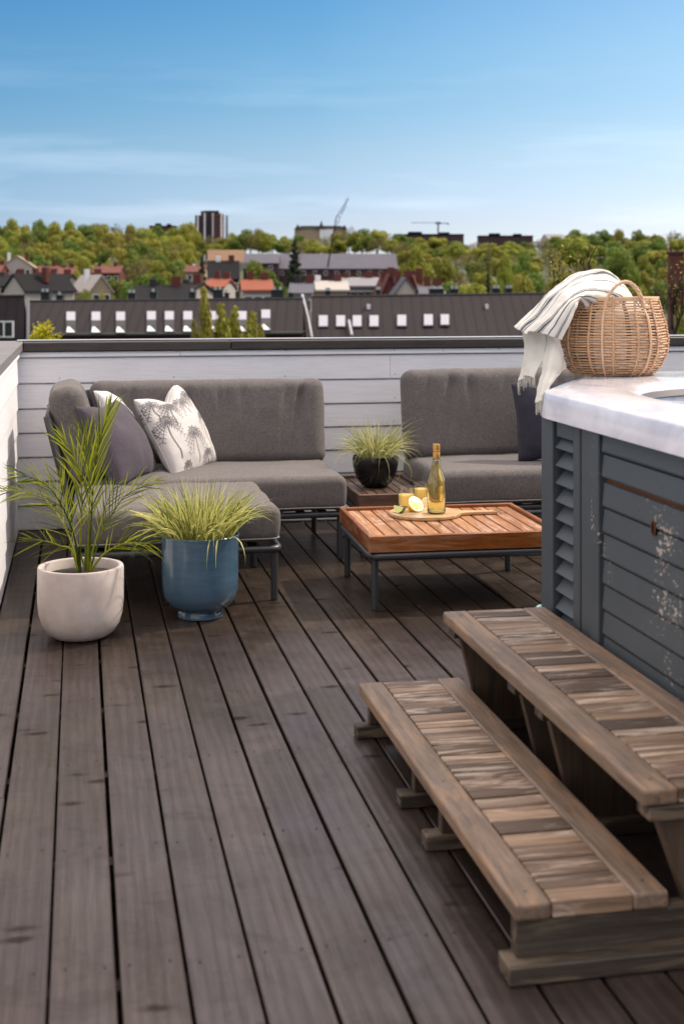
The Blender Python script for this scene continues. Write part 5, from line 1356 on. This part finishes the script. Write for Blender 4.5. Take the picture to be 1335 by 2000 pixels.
# tower block
def tower():
    D = 1100; s_ = D/FPX; p = at(407, 500, D); t = empty('tower_block', (p.x, p.y, 18), -YAW, 'tall dark red brick tower block with white vertical stripes on the left horizon', 'building')
    def bx(nm, x0, x1, top, d0, d1, m): b = MB(); b.box((x0-407)*s_, (x1-407)*s_, d0, d1, 0, at(407, top, D).z-18); return b.build(nm, [m], t)
    bx('wing', 380, 392, 420, 4, 18, 'brick_dark'); bx('wing', 392.1, 405, 412, 0, 20, 'brick_dark'); bx('wing', 405.1, 419, 413, 2, 20, 'brick_dark'); bx('wing', 419.1, 434, 417, -3, 16, 'brick')  # right wing in lighter brick: its sunlit side put into the colour
    for x in (386.5, 400, 416, 433): bx('white_stripe', x-1.3, x+1.3, 421 if x < 390 else 416, -1.2 if x < 420 else -4.2, -.05 if x < 420 else -3.05, 'white_trim')
    bx('stair_tower', 397, 425, 410.5, 6, 12, 'roof_black')
    for fl in range(15):
        z = 8+fl*2.9
        if z > 40: continue
        b = MB()
        for x in (395.5, 410.5, 425.5): b.box((x-407)*s_-1.2, (x-407)*s_+1.2, (-.08 if x < 420 else -3.08), (-.01 if x < 420 else -3.01), z, z+1.3)
        b.build('window', ['dark_pane'], t)
tower()
def mast():
    p = at(443, 421, 1050); t = MB(); h = p.z-20; t.tube([(0, 0, 0), (0, 0, h)], [1.4, .9], 12); o = t.build('chimney_stack', ['stone_grey'], None, True, 40, (p.x, p.y, 20)); tag(o, 'thin grey factory chimney right of the brick tower block', 'chimney')
mast()
def palace():
    D = 900; s_ = D/FPX; p = at(627, 458, D); t = empty('turreted_building', (p.x, p.y, 14), -YAW, 'long hilltop building with dark hipped roof and a pointed central turret', 'building'); H = at(0, 447, D).z-14
    L_ = -52*s_; R_ = 50*s_
    b = MB(); b.box(L_, R_, 0, 14, 0, H); b.build('wall', ['plaster_cream'], t)
    b = MB(); r = 7*s_; zt = at(0, 440, D).z-14
    for x0, x1, h in ((L_-.5, R_+.5, zt),): b.add([(x0, -.5, H+.01), (x1, -.5, H+.01), (x1, 14.5, H+.01), (x0, 14.5, H+.01), (x0+5, 7, h), (x1-5, 7, h)], [(0, 1, 5, 4), (1, 2, 5), (2, 3, 4, 5), (3, 0, 4), (0, 3, 2, 1)])
    b.build('roof', ['roof_black'], t)
    for x, w_, y0 in ((0, 13, 430), (-46, 7, 437), (45, 7, 439)):
        b = MB(); zb = at(0, 443, D).z-14; zp = at(0, y0, D).z-14; w2 = w_*s_/2*1.0; xx = x*s_
        b.add([(xx-w2*1.5, -1.5, H), (xx+w2*1.5, -1.5, H), (xx+w2*1.5, 9, H), (xx-w2*1.5, 9, H), (xx-w2*.5, 1.5, zb+.8), (xx+w2*.5, 1.5, zb+.8), (xx+w2*.5, 6, zb+.8), (xx-w2*.5, 6, zb+.8), (xx, 3.7, zp)], [(0, 1, 5, 4), (1, 2, 6, 5), (2, 3, 7, 6), (3, 0, 4, 7), (4, 5, 8), (5, 6, 8), (6, 7, 8), (7, 4, 8)]); b.build('turret', ['roof_black'], t)
    b = MB(); b.box(-3*s_, 24*s_, -1, -.05, 0, H-.3); b.build('white_front', ['white_trim'], t)
palace()
def crane():
    D = 1300; s_ = D/FPX; p = at(855, 470, D); t = empty('tower_crane', (p.x, p.y, 14), -YAW, 'tiny tower crane above the dark block on the right horizon', 'crane'); z = lambda y: at(0, y, D).z-14
    b = MB(); b.box(-.8, .8, -.8, .8, 0, z(438)); b.build('mast', ['stone_grey'], t)
    b = MB(); b.box(-52*s_, -1, -.4, .4, z(435.5), z(434.5)); b.build('jib', ['stone_grey'], t)
    b = MB(); b.box(1, 20*s_, -.5, .5, z(437), z(435.4)); b.box(17*s_, 22*s_, -.9, .9, z(438.5), z(437.1)); b.build('counter_jib', ['stone_grey'], t)
    b = MB(); b.box(-2.6, 2.6, -1.2, 1.2, z(437.9), z(433.4)); b.build('cab', ['stone_grey'], t)
crane()
# brick chimney at the right and brown field by the tower
p = at(1318, 490, 130); t = empty('brick_chimney', (p.x, p.y, -14.5), -YAW, 'tall red brick chimney rising behind the parapet at the right edge', 'chimney'); h = p.z+14.5
b = MB(); b.box(-.62, .62, -.6, .6, 0, h-.35, .02); b.build('stack', ['brick'], t)
b = MB(); b.box(-.74, .74, -.72, .72, h-.35, h-.05, .03); b.build('crown', ['brick_dark'], t)
b = MB(); b.tube([(-.45, 0, h-.05), (-.45, 0, h+.5)], .12, 8); b.build('flue', ['brick'], t, True)
def field():
    b = MB(); P = [[at(x, y, D) for x in (405, 428, 452, 478)] for y, D in ((512, 500), (500, 540), (488, 590))]; b.grid(P); tag(b.build('field', ['soil_field']), kind='structure')
field()
# a few city lamps, masts and street tops behind the ridge
for px, y0, y1, D in ((205, 548, 590, 110), (545, 548, 590, 110), (915, 548, 590, 110)):
    pass

# ---------------------------------------------------------------- nearer trees and twigs
def branchy(name, label, cat, px, top, D, base, wpx, seed, leafmat, nl, lsize, depth=4, spread=.55, stem=.05, group=None, trunk_r=None, up=.25):
    rr = random.Random(seed); p = at(px, top, D); t = empty(name, (p.x, p.y, base), 0, label, cat, group); H = p.z-base; W = wpx*D/FPX/2; vis = wpx*D/FPX*1.4
    tr = MB(); tips = []
    z0 = H-max(vis, 0.5*W)
    def grow(q, dr, L, r, k):
        pts = [q]; d_ = dr
        for i in range(4): d_ = (d_+Vector((rr.gauss(0, .13), rr.gauss(0, .13), rr.gauss(up*.3, .08)))).normalized(); pts.append(pts[-1]+d_*L/4)
        tr.tube(pts, [r*(1-.13*i) for i in range(5)], 5 if k < 2 else 4)
        for q_ in pts[1:]: tips.append((q_, k))
        if k < depth:
            for j in range(rr.randint(2, 3)):
                s_ = pts[rr.randint(1, 4)]; nd = (d_+Vector((rr.gauss(0, spread), rr.gauss(0, spread), rr.gauss(up, .25)))).normalized(); grow(s_, nd, L*rr.uniform(.55, .85), r*.58, k+1)
    tr.tube([(0, 0, 0), (.05, .02, z0*.5), (0, 0, z0)], [stem*2, stem*1.4, stem], 7)
    for k in range(5): grow(Vector((0, 0, z0*(1-.02*k))), Vector((rr.gauss(0, spread*.7), rr.gauss(0, spread*.7), 1)).normalized(), vis*.42, stem*.7, 1)
    tr.build('trunk', ['twig'], t, True, None); c = MB()
    T = [q for q, k in tips if k >= 2]
    for k in range(nl):
        q = rr.choice(T)+Vector((rr.gauss(0, 1), rr.gauss(0, 1), rr.gauss(0, 1)))*lsize*1.3; n_ = Vector((rr.gauss(0, 1), rr.gauss(0, 1), rr.gauss(0, 1))).normalized(); a = n_.orthogonal().normalized(); b_ = n_.cross(a); s_ = lsize*rr.uniform(.5, 1.2)
        c.add([q-a*s_, q+b_*s_*.6, q+a*s_, q-b_*s_*.6], [(0, 1, 2, 3)])
    if nl: c.build('crown', [leafmat], t)
    return t
for i, (px, top, w_) in enumerate(((403, 522, 24), (432, 556, 34), (458, 562, 32), (486, 574, 32), (508, 600, 24), (384, 590, 18), (445, 590, 26))):
    p = at(px, top, 48); e = tree(px, top, 48+i*.6, w_*1.5, 'slim', 'slender yellow green poplar standing in front of the left dark roof', 'slender poplars in front of the left dark roof')
b_ = branchy('forsythia_bush', 'bright yellow forsythia bush peeking over the parapet at the left', 'bush', 74, 596, 30, -6, 66, 4, 'tree_forsythia', 2600, .045, 3, .5, .03)
branchy('shrub', 'thin budding shrub with yellowish leaves rising behind the towel', 'shrub', 1095, 450, 13, -3, 95, 8, 'bud_leaf', 520, .024, 4, .6, .020)
branchy('shrub', 'bare dark twigs with sparse buds between the towel hump and the handle', 'shrub', 1150, 440, 14, -3, 60, 9, 'bud_leaf', 160, .018, 3, .4, .016)
branchy('shrub', 'nearly bare branching shrub at the right edge behind the basket', 'shrub', 1312, 460, 13, -3, 110, 15, 'bud_leaf', 120, .020, 4, .6, .020)
def reed():
    D = 400; p0, p1, p2, p3 = at(640, 520, D), at(651, 455, D), at(656, 425, D), at(679, 389, D); b = MB(); base = Vector((p0.x, p0.y, terr(p0.x, p0.y)))
    b.tube([(0, 0, 0)]+[q-base for q in (p0, p1, p2, p3)], [.35, .26, .2, .15, .05], 6)
    rr = random.Random(2)
    for k in range(30):
        f = k/30; q = (p1-base).lerp(p3-base, f); b.tube([q, q+Vector((rr.uniform(-.9, 1.0), 0, rr.uniform(.3, 1.3)))], [.08, .03], 4)
    o = b.build('bare_sapling', ['twig'], None, True, None, base); tag(o, 'single thin bare leaning tree against the sky above the turreted building', 'tree')
reed()
